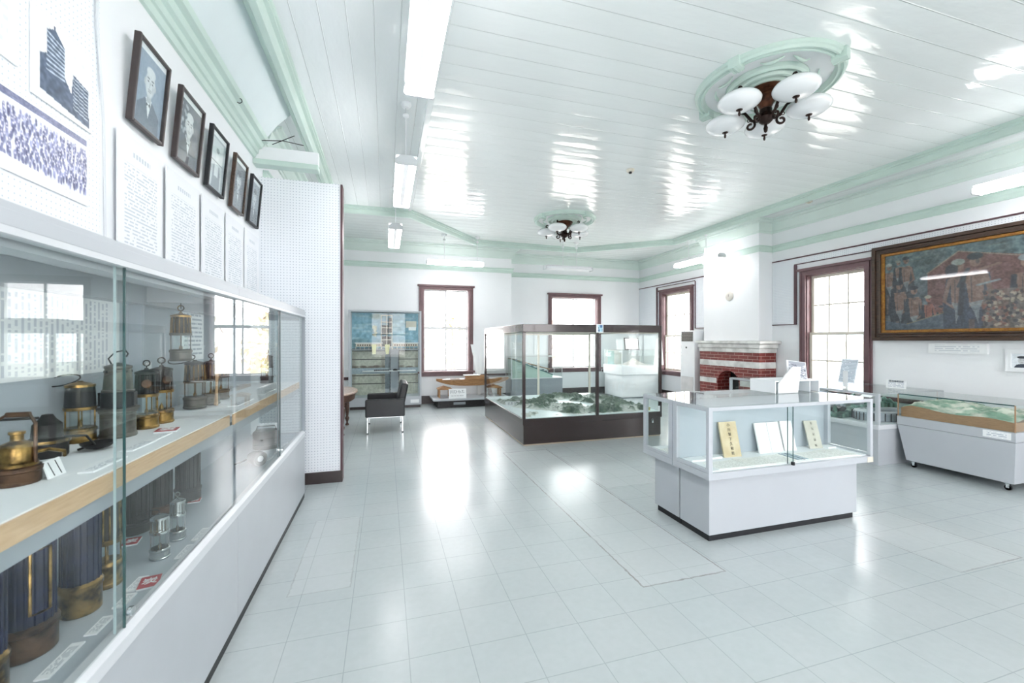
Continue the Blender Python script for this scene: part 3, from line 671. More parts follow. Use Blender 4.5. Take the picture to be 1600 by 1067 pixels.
cv = Cv(300, 110, (.93, .94, .97)); rr = random.Random(3)
for r in range(13):
    for i in range(46):
        x, y = (i + rr.random()) / 46, .16 + r * .050 + .04 * (rr.random() - .5)
        g = .15 + .4 * rr.random(); cv.ell(x, y + .07, .009, .075, (g, g + .02, g + .2), .85, soft=.5); cv.ell(x, y, .0055, .020, (.93, .92, .96), .8, soft=.6)
cv.rect(0, 0, 1, .10, (.32, .34, .50), .8); cv.poly([(0, 1), (0, .80), (.45, .84), (1, .93), (1, 1)], (.92, .92, .95)); cv.noise(.08, 2); cv.noise(.06, 12)
flat_on_left('crowd_photo', 'bluish group photo of a large crowd pinned above the cabinet at far left', 'photograph', 1.30, 2.07, 1.925, 2.19, cv)
flat_on_left('blank_sheet', 'white sheet with faint print at the top left corner beside the tower photo', 'sheet', 1.35, 1.74, 2.27, 2.62, m=text_mat('faint_print', 1, 2, 10, ink=(.85, .86, .88)))

def portrait(seed, bgc, coat, old=True, kind=0):
    cv = Cv(80, 104, (.94, .95, .96)); r = random.Random(seed)
    cv.rect(.0, .08, 1, .98, bgc)
    if kind == 2:      # seated figure before a pale screen
        cv.rect(.15, .12, .85, .95, (.80, .82, .83)); cv.poly([(.25, .98), (.3, .55), (.7, .55), (.8, .98)], (.55, .58, .62)); cv.ell(.5, .38, .10, .10, (.86, .87, .88)); cv.ell(.5, .29, .11, .05, (.45, .47, .5)); cv.rect(.38, .55, .62, .75, (.88, .89, .9)); cv.line(.15, .5, .85, .5, .01, (.4, .42, .45)); return cv
    if kind == 1:
        for i in range(26): cv.ell(r.random() * .4, .15 + r.random() * .5, .05, .03, (.85, .87, .9), .6)
    sh = [(.10, .98), (.14, .74), (.36, .62), (.64, .62), (.88, .74), (.92, .98)]
    cv.poly(sh, coat); cv.poly([(.40, .60), (.60, .60), (.52, .84)], (.90, .91, .92))
    cv.rect(.43, .52, .57, .64, (.70, .72, .74)); cv.ell(.5, .40, .17, .185, (.83, .84, .85)); cv.ell(.5, .265, .165, .07, (.85, .86, .87) if old else (.2, .22, .25))
    cv.ell(.33, .41, .03, .05, (.74, .75, .76)); cv.ell(.67, .41, .03, .05, (.74, .75, .76))
    for s in (-1, 1): cv.ell(.5 + s * .07, .385, .028, .014, (.25, .27, .3)); cv.line(.5 + s * .03, .35, .5 + s * .11, .345, .011, (.4, .42, .45))
    cv.line(.5, .39, .49, .45, .012, (.62, .64, .66)); cv.line(.455, .505, .545, .505, .009, (.50, .50, .52)); cv.ell(.40, .45, .05, .08, (.76, .77, .79), .5, soft=.9); cv.ell(.60, .45, .05, .08, (.70, .71, .74), .6, soft=.9)
    cv.line(.445, .478, .555, .478, .011, (.66, .67, .69) if old else (.35, .36, .4))
    cv.poly([(.44, .65), (.56, .70), (.56, .64), (.44, .70)], (.2, .22, .26)); cv.noise(.03, 3); return cv
P = [(2.33, 2.62, 'portrait of a white-bearded elder in a bow tie, first and largest frame from the left', (.55, .61, .69), (.36, .41, .48), True, 0),
     (2.75, 3.06, 'portrait of a man before blossom in a brown frame, second from the left', (.24, .29, .36), (.20, .23, .28), True, 1),
     (3.185, 3.48, 'pale portrait of a seated figure in a thin dark frame, third from the left', (.62, .66, .69), (.4, .4, .4), True, 2),
     (3.63, 3.92, 'portrait of a robed person in a brown-gold frame, fourth from the left', (.36, .39, .43), (.50, .52, .55), False, 0),
     (4.05, 4.33, 'grey portrait in a black frame nearest the pegboard partition, fifth from the left', (.56, .59, .63), (.30, .33, .37), False, 0)]
for i, (y0, y1, lab, bgc, coat, old, kd) in enumerate(P):
    z0, z1 = 2.405, 2.815; x0 = XL + .01
    t = thing('portrait_frame', lab, 'picture frame', (x0, (y0 + y1) / 2, z0), 'framed portraits over the long cabinet'); w = .017
    fm = [skirt_m, skirt_m, black_m, frame_wood_m, black_m][i]
    A = Matrix.Translation((x0, 0, z0)) @ Matrix.Rotation(math.radians(5), 4, 'Y') @ Matrix.Translation((-x0, 0, -z0))
    b = MB(); xa, xb = x0, x0 + .028
    b.box(xa, xb, y0, y0 + w, z0, z1); b.box(xa, xb, y1 - w, y1, z0, z1); b.box(xa, xb, y0 + w, y1 - w, z0, z0 + w); b.box(xa, xb, y0 + w, y1 - w, z1 - w, z1); b.xf(A); b.build('frame', fm, t, .004)
    b = MB(); b.box(xa + .002, xa + .008, y0 + .01, y1 - .01, z0 + .01, z1 - .01); b.xf(A); b.build('backing', paper_m, t)
    c = portrait(i, bgc, coat, old, kd); o = Vector((xa + .012, y0 + w, z1 - w)); d = Vector((0, 0, -(z1 - z0 - 2 * w)))
    picture('photograph', c, print_m, t, A @ o, (0, y1 - y0 - 2 * w, 0), A.to_3x3() @ d)
    b = MB(); b.box(xa + .018, xa + .020, y0 + w, y1 - w, z0 + w, z1 - w); b.xf(A); b.build('glass', glass_m, t)
    b = MB(); zz = z1; b.tube([A @ Vector((xa, (y0 + y1) / 2 - .06, zz - .03)), (XL + .012, (y0 + y1) / 2, zz + .035), A @ Vector((xa, (y0 + y1) / 2 + .06, zz - .03))], .0018, 5); b.build('hanging_wire', steel_m, t)
tm = text_mat('biography_sheet', 1, 2, 38, ink=(.75, .78, .81), paper=(.90, .91, .925), title=True, margin=.13, ncol=34, dens=.7)
for i, (y0, y1, lab) in enumerate([(2.26, 2.64, 'white biography sheet under the first portrait'), (2.69, 3.10, 'white biography sheet under the second portrait'), (3.145, 3.53, 'white biography sheet under the third portrait'), (3.57, 3.965, 'white biography sheet under the fourth portrait'), (4.0, 4.40, 'white biography sheet under the fifth portrait')]):
    flat_on_left('text_sheet', lab, 'text sheet', y0, y1, 1.70, 2.335, m=tm, group='biography sheets under the portraits', th=.006, x=XL + .014)

# ------------------------------------------------------------------ LONG WALL CABINET (two glazed units)
XG, XB = -.685, XL + .02
cab_m = pm('cabinet_grey_laminate', (.70, .72, .74), .4, var=.012)
def wall_unit(y0, y1, label, near_shelf):
    t = thing('wall_display_cabinet', label, 'display cabinet', (XG - .2, (y0 + y1) / 2, 0), 'long wall display cabinet units')
    box('toe_kick', black_m, t, XB, XG - .004, y0, y1, 0, .045)
    box('base_panel', cab_m, t, XG - .02, XG, y0, y1 - .002, .045, .555, .002)
    b = MB(); b.box(XB, XG - .03, y0, y1, .54, .578); b.build('lower_deck', back_m, t)
    b = MB(); b.prism([(XG - .035, .55), (XG + .004, .55), (XG + .004, .585), (XG - .012, .60), (XG - .035, .60)], y0, y1, 1); b.build('sill', lgrey_m, t)
    box('back_panel', back_m, t, XB, XB + .01, y0, y1, .578, 1.64)
    b = MB(); b.box(XG - .03, XG + .006, y0, y1, 1.615, 1.648); b.box(XB, XG, y0, y1, 1.640, 1.665); b.build('top', grey_m, t, .002)
    b = MB(); b.box(XG - .028, XG + .0065, y0, y1, 1.600, 1.615); b.build('top_track', lgrey_m, t)
    b = MB(); b.box(XB + .01, XB + .09, y0, y1, 1.56, 1.64); b.box(XG - .10, XG - .04, y0, y1, 1.585, 1.64); b.box(XB, XG - .04, y1 - .05, y1 - .01, 1.57, 1.64); b.build('light_beam', grey_m, t)
    b = MB()
    for a, c in (((y0, y0 + .02), (y1 - .02, y1)) if near_shelf else ((y0, y0 + .01),)):
        b.box(XB, XB + .06, a, c, .578, 1.64)
    b.build('rear_post', back_m, t)
    sx = -.725; z = 1.04 if near_shelf else 1.035; xs = XB + .01; ye = y1 - (.0 if near_shelf else .06); ys = y0 + (0 if near_shelf else .05)
    if near_shelf:
        b = MB(); b.prism([(sx, ys), (sx, ye - .0), (-.93, ye - .07), (xs, ye - .07), (xs, ys)], z - .012, z, 2); sh = b.build('shelf', paper_m, t)
    else:
        b = MB(); b.box(xs, sx, ys, ye, z - .012, z); sh = b.build('shelf', paper_m, t)
    box('wood_edging', edge_wood_m, sh, sx, sx + .006, ys, ye, z - .055, z - .004); box('steel_rail', dgrey_m, sh, sx - .03, sx - .002, y0, y1, z - .10, z - .055)
    ym = (y0 + y1) / 2
    for k, (a, c, x) in enumerate(((y0 + .004, ym + .012, XG - .012), (ym - .012, y1 - .006, XG - .022))):
        b = MB(); b.box(x, x + .005, a, c, .60, 1.602); g = b.build('sliding_glass_door', glass_m, t)
        b = MB(); e = c if k == 0 else a; q = .003 if k == 0 else .0012; b.box(x - .0003, x + .0053, e - q, e + .001, .60, 1.602); b.build('polished_edge', gedge_m if k == 0 else gpale_m, g)
    b = MB(); b.lathe([(.012, 0), (.012, .012), (0, .014)], (XG - .004, ym + .02, .64), 12, 0); b.build('lock', chrome_m, t)
    return t
wall_unit(.50, 2.34, 'nearer glazed grey wall cabinet with miners lamps on two levels', True)
t = wall_unit(2.34, 4.12, 'farther glazed grey wall cabinet ending at the pegboard partition', False)
b = MB(); b.box(XG - .022, XG + .003, 4.10, 4.125, .585, 1.63); b.build('corner_post', dgrey_m, t, .002)
b = MB(); b.box(XB, XG - .02, 4.105, 4.11, .585, 1.63); b.build('end_glass', glass_m, t); box('end_panel', grey_m, t, XB, XG - .021, 4.11, 4.12, .035, .585)
vt = text_mat('column_print', 1, 2, 60, vertical=True, ink=(.80, .82, .85), dens=.68, ncol=46, margin=.05)
xi = XB + .012
t = thing('wall_notice', 'wide white notice with columns of small print inside the nearer cabinet', 'notice', (xi, 1.5, 1.27)); box('sheet', vt, t, xi, xi + .006, .75, 2.235, 1.27, 1.565)
t = thing('wall_notice', 'white printed sheet behind the hanging lamp', 'notice', (xi, 2.97, 1.28)); box('sheet', text_mat('row_print', 1, 2, 13, ink=(.66, .7, .74), dens=.8, margin=.08, ncol=30), t, xi, xi + .005, 2.83, 3.12, 1.28, 1.612)
b = MB(); b.box(-.86, -.856, 2.40, 2.50, 1.225, 1.29)
b.xf(Matrix.Translation((0, 0, 0))); t = b.build('small_card', paper_m); t.location.x = xi + .003; tag(t, 'small white card under the hanging lamp against the cabinet back', 'card')

# ------------------------------------------------------------------ MINERS LAMPS
def safety_lamp(label, loc, h, r, base_m, bonnet_m, top_m=None, solid=False, disc=False, ring='hook', group='miners safety lamps', mid=.42, rot=0, bonnet_taper=.85, plain=False, tube_bars=4):
    """oil safety lamp: brass fuel base, glass with pillars, metal bonnet, crown and ring"""
    top_m = top_m or bonnet_m
    t = thing('safety_lamp', label, 'miner lamp', loc, group); zb = h * .24; zg = zb + h * mid * .72; zt = h * .92
    o = Vector(loc)
    def fin(b, nm, m, par=t, sm=.6): b.xf(Matrix.Translation(o) @ Matrix.Rotation(rot, 4, 'Z')); return b.build(nm, m, par, smooth=sm)
    b = MB(); b.lathe([(r * .93, 0), (r, .004), (r, zb * .16), (r * .94, zb * .20), (r * .94, zb * .72), (r * 1.0, zb * .78), (r * 1.0, zb * .92), (r * .9, zb), (0, zb)], seg=28); fin(b, 'fuel_base', base_m)
    b = MB(); b.lathe([(r * .62, zb), (r * .62, zg)], seg=24); b.lathe([(r * .58, zg), (r * .58, zb)], seg=24); fin(b, 'glass_chimney', glass_m)
    if solid: b = MB(); b.lathe([(r * .94, zb), (r * .98, zb + .004), (r * .98, zg - .004), (r * .94, zg), (0, zg)], seg=28); b.box(-r * 1.06, -r * .9, -.006, .006, zb + .01, zg - .006); fin(b, 'shield_band', iron_m)
    b = MB(); b.lathe([(r * .16, zb), (r * .16, zb + .012), (r * .07, zb + .02), (0, zb + .028)], seg=12); fin(b, 'burner', brass_m)
    b = MB()
    for k in range(tube_bars):
        a = 2 * PI * k / tube_bars + .4; b.cyl((r * .82 * math.cos(a), r * .82 * math.sin(a), zb * .9), (r * .82 * math.cos(a), r * .82 * math.sin(a), zg + .003), r * .055, seg=8)
    b.lathe([(r * .95, zg - .004), (r * .97, zg), (r * .97, zg + h * .03), (r * .9, zg + h * .035), (0, zg + h * .035)], seg=28); fin(b, 'pillar_cage', base_m)
    zs = zg + h * .035; b = MB()
    if plain: pr = [(r * .9, zs), (r * .92, zs + .004), (r * bonnet_taper, zt), (r * bonnet_taper * .9, zt + .003), (0, zt + .006)]
    else: pr = [(r * .88, zs), (r * .88, zs + (zt - zs) * .12), (r * .82, zs + (zt - zs) * .16), (r * bonnet_taper * .92, zt - .01), (r * bonnet_taper * 1.0, zt - .008), (r * bonnet_taper, zt), (r * .5, zt + .006), (0, zt + .008)]
    b.lathe([(a * (1 if plain else .9), c) for a, c in pr], seg=28)
    fin(b, 'bonnet', bonnet_m if plain or bonnet_m in (iron_m, silver_m) else umber_m)
    if not plain:
        b = MB()
        for k in range(14):
            a = 2 * PI * k / 14; b.cyl((r * .86 * math.cos(a), r * .86 * math.sin(a), zs), (r * bonnet_taper * .93 * math.cos(a), r * bonnet_taper * .93 * math.sin(a), zt - .006), r * .06, seg=6)
        fin(b, 'guard_rods', bonnet_m)
    b = MB(); b.lathe([(r * bonnet_taper * 1.06, zt - .004), (r * bonnet_taper * 1.06, zt + .004), (r * .55, zt + .01), (r * .2, zt + .014), (r * .14, h), (0, h)], seg=24)
    if ring == 'hook':
        b.tube([(0, 0, h - .004), (0, 0, h + .008)] + [(r * .28 * math.sin(i * .6), 0, h + .008 + r * .28 - r * .28 * math.cos(i * .6)) for i in range(11)], r * .06, 6)
    fin(b, 'crown', top_m)
    if ring == 'side':
        b = MB(); b.tube([(-r * 1.15 + r * 1.15 * math.cos(a), .15 * r * math.sin(a), h + r * .05 + r * .45 * math.sin(a + .5)) for a in [2 * PI * q / 20 for q in range(20)]], r * .055, 6, closed=True); fin(b, 'ring_handle', iron_m)
    if ring == 'big':
        b = MB(); b.tube([(-r * .6, 0, h), (-r * .62, 0, h + r * .5), (-r * .3, 0, h + r * 1.0), (r * .3, 0, h + r * 1.25), (r * .55, 0, h + r * .95), (r * .3, 0, h + r * .75)], r * .05, 6); fin(b, 'ring_handle', iron_m)
    if disc:
        b = MB(); b.lathe([(r * .42, 0), (r * .42, .003), (r * .36, .005), (0, .005)], (r * .80, 0, zs + (zt - zs) * .5), 20, 0); b.xf(Matrix.Rotation(-1.15, 4, 'Z')); fin(b, 'number_disc', brownbrass_m)
    return t
ZS, ZD = 1.04, .578
def iron_lamp():
    c = (-.955, 1.93, ZS); t = thing('safety_lamp', 'tall iron lamp with a tapered grey bonnet and bent ring, tallest on the upper shelf', 'miner lamp', c, 'miners safety lamps')
    b = MB(); b.lathe([(.053, 0), (.055, .004), (.054, .012), (.051, .016), (.051, .088), (.055, .092), (.055, .10), (0, .10)], c, 32); b.build('fuel_base', steel_m, t, smooth=.5)
    b = MB(); b.lathe([(.060, .10), (.062, .103), (.062, .109), (.050, .112), (0, .112)], c, 32); b.cyl((c[0] - .062, c[1], c[2] + .106), (c[0] - .078, c[1], c[2] + .106), .004); b.build('flange', steel_m, t, smooth=.5)
    b = MB(); b.lathe([(.049, .112), (.049, .165), (.046, .168), (0, .168)], c, 32); b.box(c[0] - .056, c[0] - .046, c[1] - .012, c[1] + .012, c[2] + .115, c[2] + .165); b.box(c[0] + .044, c[0] + .054, c[1] - .012, c[1] + .012, c[2] + .115, c[2] + .165); b.build('shield_band', iron_m, t, smooth=.5)
    b = MB(); b.lathe([(.047, .168), (.047, .174), (.043, .178), (.0375, .252), (.040, .255), (.040, .263), (.02, .270), (.008, .274), (0, .276)], c, 32); bn = b.build('bonnet', steel_m, t, smooth=.5)
    b = MB()
    for k in range(8):
        a = 2 * PI * k / 8 + .3; p = Vector((c[0] + .0375 * math.cos(a), c[1] + .0375 * math.sin(a), c[2] + .243)); q = p + Vector((.0025 * math.cos(a), .0025 * math.sin(a), 0)); b.cyl(p, q, .0045, seg=10)
    b.build('vent_hole', black_m, bn)
    b = MB(); b.tube([(c[0] - .020, c[1], c[2] + .268), (c[0] - .030, c[1], c[2] + .290), (c[0] - .010, c[1], c[2] + .314), (c[0] + .022, c[1], c[2] + .322), (c[0] + .030, c[1], c[2] + .308), (c[0] + .024, c[1], c[2] + .296)], .0028, 8); b.build('ring_handle', iron_m, t, smooth=.9)
iron_lamp()
safety_lamp('brass lamp with black bonnet and long ring swung left, beside the tall iron lamp', (-1.035, 1.87, ZS), .215, .045, brass_m, iron_m, brass_m, ring='side', plain=True)
safety_lamp('black-bonneted lamp with a round brass disc, first to the right of the tall iron lamp', (-.935, 2.08, ZS), .245, .042, brass_m, iron_m, iron_m, disc=True)
safety_lamp('black-bonneted lamp with a small brown disc, second to the right of the tall iron lamp', (-.935, 2.20, ZS), .25, .045, brass_m, iron_m, iron_m, disc=True, rot=.5)
safety_lamp('brass ribbed lamp on the farther shelf just right of the hanging lamp', (-.965, 2.62, ZS), .255, .052, steel_m, brass_m, iron_m, ring='side', plain=False)
safety_lamp('second brass ribbed lamp on the farther shelf', (-.94, 2.76, ZS), .25, .045, steel_m, brass_m, iron_m)
safety_lamp('third brass ribbed lamp on the farther shelf', (-.965, 2.99, ZS), .245, .045, steel_m, brass_m, iron_m)
safety_lamp('dark lamp standing alone at the far end of the upper shelf', (-.95, 3.97, ZS), .24, .050, iron_m, iron_m, iron_m, ring='hook')
hl = safety_lamp('brass lamp hanging from a hook under the cabinet top', (-.95, 2.42, 1.298), .235, .046, steel_m, brass_m, brass_m, ring='hook')
b = MB(); b.tube([(-.95, 2.42, 1.552), (-.95, 2.42, 1.578)] + [(-.95, 2.42 + .010 * math.sin(i * .6), 1.588 - .010 * math.cos(i * .6)) for i in range(8)] , .002, 6); tag(b.build('hanging_hook', iron_m), 'wire hook holding the hanging brass lamp', 'hook')
# squat carbide lamp with bail at the far left
t = thing('carbide_lamp', 'squat brass and copper lamp with a wire bail and side spout at far left', 'miner lamp', (-.885, 1.37, ZS)); c = (-.885, 1.37, ZS)
b = MB(); b.lathe([(.041, 0), (.043, .003), (.043, .030), (.046, .033), (.046, .042), (.041, .045), (0, .046)], c, 28); b.build('water_base', brownbrass_m, t, smooth=.6)
b = MB(); b.lathe([(.038, .045), (.038, .052), (.033, .056), (.033, .09), (.028, .10), (.016, .106), (.012, .108), (.012, .122), (.015, .124), (.015, .130), (0, .132)], c, 28); b.build('reservoir', brass_m, t, smooth=.6)
b = MB(); b.tube([(c[0] - .036, c[1], c[2] + .05), (c[0] - .044, c[1], c[2] + .11), (c[0] - .038, c[1], c[2] + .16), (c[0] - .02, c[1], c[2] + .172), (c[0] + .025, c[1], c[2] + .172), (c[0] + .036, c[1], c[2] + .15), (c[0] + .036, c[1], c[2] + .05)], .004, 8); b.cyl((c[0] - .02, c[1], c[2] + .172), (c[0] + .025, c[1], c[2] + .172), .007); b.build('bail_handle', brownbrass_m, t, smooth=.8)
b = MB(); b.tube([(c[0] + .03, c[1], c[2] + .075), (c[0] + .05, c[1] + .02, c[2] + .078), (c[0] + .065, c[1] + .05, c[2] + .065), (c[0] + .06, c[1] + .06, c[2] + .05)], .005, 8); b.build('spout', brass_m, t, smooth=.8)
t = thing('carbide_lamp', 'dark iron lamp with a looped wire between the copper lamp and the tall ones', 'miner lamp', (-1.0, 1.66, ZS)); c = (-1.0, 1.66, ZS)
b = MB(); b.lathe([(.045, 0), (.047, .004), (.047, .04), (.05, .044), (.05, .052), (.036, .06), (.033, .10), (.02, .115), (.012, .13), (0, .132)], c, 26); b.build('body', iron_m, t, smooth=.6)
b = MB(); b.lathe([(.051, .044), (.052, .048), (.051, .053)], c, 26); b.build('brass_band', brass_m, t, smooth=.6)
b = MB(); b.tube([(c[0] - .02, c[1], c[2] + .12), (c[0] - .09, c[1] - .05, c[2] + .125), (c[0] - .11, c[1] - .12, c[2] + .10), (c[0] - .06, c[1] - .14, c[2] + .03)], .004, 8); b.tube([(c[0] + .04, c[1], c[2] + .06), (c[0] + .085, c[1] + .02, c[2] + .055), (c[0] + .09, c[1] + .05, c[2] + .02), (c[0] + .05, c[1] + .045, c[2] + .005)], .004, 8); b.build('wire_loop', iron_m, t, smooth=.8)
t = thing('dish_reflector', 'small dark dish lying on the shelf beside the dark iron lamp', 'dish', (-.905, 1.72, ZS)); b = MB(); b.lathe([(.012, .002), (.03, .008), (.042, .018), (.045, .024), (.042, .022), (.028, .012), (0, .006)], (-.905, 1.72, ZS), 24); b.build('bowl', iron_m, t, smooth=.7)
b = MB(); b.lathe([(.008, .006), (.008, .014), (0, .016)], (-.905, 1.72, ZS), 12); b.build('burner_tip', brass_m, t, smooth=.7)
t = thing('number_card', 'folded white card with two black strokes beside the copper lamp', 'card', (-.835, 1.415, ZS))
b = MB(); b.prism([(-.86, ZS), (-.845, ZS + .045), (-.83, ZS), (-.834, ZS), (-.845, ZS + .037), (-.856, ZS)], 1.385, 1.445, 1); b.build('card', paper_m, t)
b = MB(); b.tube([(-.843, 1.40, ZS + .04), (-.831, 1.405, ZS + .004)], .0012, 5); b.tube([(-.843, 1.425, ZS + .04), (-.831, 1.43, ZS + .004)], .0012, 5); b.build('strokes', black_m, t)
red_m = pm('red_card', (.72, .20, .23), .5, var=.03); lab_m = text_mat('caption_card', 1, 0, 7, ink=(.62, .66, .70), dens=.7, margin=.12, ncol=24)
def red_sign(label, x, y, z, w=.055, d=.085, rot=0):
    t = thing('red_sign', label, 'sign', (x, y, z), 'red cards with white lettering')
    Mx = Matrix.Translation((x, y, z)) @ Matrix.Rotation(rot, 4, 'Z')
    b = MB(); b.box(-w / 2, w / 2, -d / 2, d / 2, 0, .006); b.xf(Mx); b.build('card', paper_m, t)
    b = MB(); b.box(-w / 2, w / 2, -d / 2, d / 2, .006, .0068); b.xf(Mx); b.build('red_face', red_m, t)
    u = Mx.to_3x3() @ Vector((1, 0, 0)); v = Mx.to_3x3() @ Vector((0, 1, 0))
    text_mesh('lettering', '炭', w * .8, paper_m, t, (x, y, z + .0072), u, v)
red_sign('red card with white character on the upper shelf near its far end', -.825, 1.985, ZS, .07, .075, .2)
red_sign('red card with white character at the front of the lower deck', -.762, 1.715, ZD, .055, .08, .25)
red_sign('small red card lying at the back of the lower deck', -.985, 2.08, ZD, .05, .07, .2)
red_sign('red card on the lower deck just past the gap in the shelf', -.93, 2.52, ZD + .0, .05, .06, .2)
def label_card(label, x, y, z, w, d, rot=0, tilt=.0):
    b = MB(); b.box(-w / 2, w / 2, -d / 2, d / 2, 0, .004); b.xf(Matrix.Rotation(tilt, 4, 'Y'))
    o = b.build('caption_card', lab_m, org=(0, 0, 0)); o.location = (x, y, z + (abs(math.sin(tilt)) * w / 2)); o.rotation_euler = (0, 0, rot); return tag(o, label, 'caption card', 'white caption cards in the long cabinet')
for lab, x, y, z, w, d in (('largest white caption card on the lower deck in front of the copper-based canister', -.795, 1.365, ZD, .03, .13), ('white caption card nearest the bottom left corner of the photo', -.79, 1.235, ZD, .03, .09), ('white caption card on the lower deck in front of the brass-based canister', -.785, 1.50, ZD, .03, .085), ('short white caption card before the brass lamp on the lower deck', -.785, 1.62, ZD, .03, .075), ('white caption card in front of the nickel lamps', -.74, 1.93, ZD, .035, .11), ('white caption card behind the nickel lamps', -.745, 2.08, ZD, .03, .12),
    ('caption card beside the red card on the lower deck', -.80, 1.72, ZD, .03, .09), ('long white caption card in front of the copper lamp on the upper shelf', -.775, 1.50, ZS, .035, .16), ('white caption card before the dark dish on the upper shelf', -.80, 1.73, ZS, .04, .15), ('thin white caption card on the upper shelf left of the red card', -.80, 1.87, ZS, .03, .12), ('white caption card on the farther shelf in front of the ribbed lamps', -.80, 2.80, ZS - .005, .05, .30), ('white caption card on the farther shelf toward its end', -.80, 3.35, ZS - .005, .05, .3)):
    label_card(lab, x, y, z, w, d)
label_card('white tilted caption card by the head lamp at the far end', -.755, 3.22, ZD, .05, .06, .1, -.5); label_card('white tilted caption card nearest the far corner of the cabinet', -.745, 3.62, ZD, .05, .07, .1, -.5); label_card('white tilted caption card beside the round black canister', -.745, 3.42, ZD, .05, .07, .1, -.5)

def canister(label, loc, h, r, body_m, base_m, bh=.07, window=False, flutes=18, cap=None, group='tall battery canisters on the lower deck'):
    t = thing('lamp_canister', label, 'miner lamp', loc, group); c = loc
    b = MB(); b.lathe([(r * 1.0, 0), (r * 1.06, .004), (r * 1.06, bh * .75), (r * 1.12, bh * .8), (r * 1.12, bh * .92), (r, bh), (0, bh)], c, 32); b.build('base', base_m, t, smooth=.6)
    b = MB(); prof = [(r * .95, bh), (r * .95, h * .96), (r * .8, h), (0, h)]; b.lathe(prof, c, 36)
    for k in range(flutes):
        a = 2 * PI * k / flutes; x, y = c[0] + r * .95 * math.cos(a), c[1] + r * .95 * math.sin(a); b.cyl((x, y, c[2] + bh), (x, y, c[2] + h * .95), r * .07, seg=6)
    body = b.build('casing', body_m, t, smooth=.6)
    if window:
        b = MB(); a0 = -.55
        def pt(a, z): return (c[0] + r * 1.03 * math.cos(a), c[1] + r * 1.03 * math.sin(a), c[2] + z)
        b.tube([pt(a0 - .35, bh + .03), pt(a0, bh + .03), pt(a0 + .35, bh + .03), pt(a0 + .35, h * .8), pt(a0, h * .8), pt(a0 - .35, h * .8)], .0035, 6, closed=True); b.build('window_rim', brass_m, body, smooth=.8)
    b = MB(); b.lathe([(r * .9, h * .96), (r * .92, h * .97), (r * .85, h * 1.005), (r * .3, h * 1.02), (0, h * 1.02)], c, 28); b.build('cap', cap or base_m, t, smooth=.6)
    return t
canister('tall navy fluted canister on a brass base, at the bottom left corner', (-.90, 1.275, ZD), .345, .050, navy_m, brass_m, .095)
canister('tall navy canister with a brass-rimmed window on a brown copper base', (-.905, 1.43, ZD), .35, .056, navy_m, brownbrass_m, .085, window=True)
canister('dark canister with windows above a bright brass base', (-.885, 1.60, ZD), .34, .046, navy_m, brass_m, .095, window=False)
safety_lamp('brass lamp with a tall brass bonnet, right of the canisters on the lower deck', (-.895, 1.745, ZD), .35, .042, brass_m, brass_m, iron_m, group='lamps on the lower deck', mid=.25)
safety_lamp('nickel lamp with a raised wire handle, nearer of the two on the lower deck', (-.815, 1.905, ZD), .165, .032, silver_m, silver_m, silver_m, ring='side', group='lamps on the lower deck', mid=.5)
safety_lamp('nickel lamp farther of the two on the lower deck', (-.82, 2.06, ZD), .17, .030, silver_m, silver_m, silver_m, ring='hook', group='lamps on the lower deck', mid=.5)
canister('dark iron drum lamp behind the nickel pair', (-1.03, 2.20, ZD), .30, .055, iron_m, iron_m, .05)
canister('brownish dark drum lamp second behind the nickel pair', (-1.02, 2.38, ZD), .30, .05, iron_m, brownbrass_m, .05)
canister('black fluted canister farthest along the lower deck group', (-.97, 2.55, ZD), .32, .052, black_m, iron_m, .07)
t = thing('round_canister', 'round black ribbed canister on the lower deck by the partition', 'canister', (-.87, 3.62, ZD)); c = (-.87, 3.62, ZD)
b = MB(); b.lathe([(.085, 0), (.09, .004), (.09, .03), (.086, .034), (.09, .04), (.09, .075), (.086, .08), (.09, .086), (.09, .12), (.075, .135), (0, .137)], c, 32); b.build('drum', iron_m, t, smooth=.5)
b = MB(); b.tube([(c[0] - .07, c[1], c[2] + .13), (c[0] - .06, c[1], c[2] + .165), (c[0] + .06, c[1], c[2] + .165), (c[0] + .07, c[1], c[2] + .13)], .004, 6); b.build('handle', iron_m, t, smooth=.8)
t = thing('head_lamp', 'black cap lamp with a round lens at the front of the lower deck', 'head lamp', (-.80, 3.12, ZD)); c = Vector((-.80, 3.12, ZD + .047)); HM = Matrix.Translation(c) @ Matrix.Rotation(-.75, 4, 'Z')
b = MB(); b.lathe([(.030, -.07), (.040, -.05), (.044, -.01), (.047, .0), (.047, .030), (.042, .034), (.036, .028), (0, .028)], (0, 0, 0), 30, 0); b.xf(HM); b.build('housing', black_m, t, smooth=.5)
b = MB(); b.lathe([(.020, .0285), (.018, .032), (0, .034)], (0, 0, 0), 26, 0); b.xf(HM); b.build('lens', pearl_m, t, smooth=.6)
b = MB(); b.tube([c + Vector((-.02, .03, -.0)), c + Vector((-.06, .08, -.01)), c + Vector((-.10, .06, -.028)), c + Vector((-.13, .0, -.03))], .005, 8); b.build('cord', black_m, t, smooth=.8)
b = MB(); b.tube([(-.90, 2.70, ZS), (-.885, 2.715, ZS + .29)], .006, 6); b.tube([(-.885, 2.68, ZS), (-.895, 2.70, ZS + .29)], .006, 6); tag(b.build('wooden_tongs', edge_wood_m), 'pair of pale wooden sticks leaning between the ribbed brass lamps', 'tool')

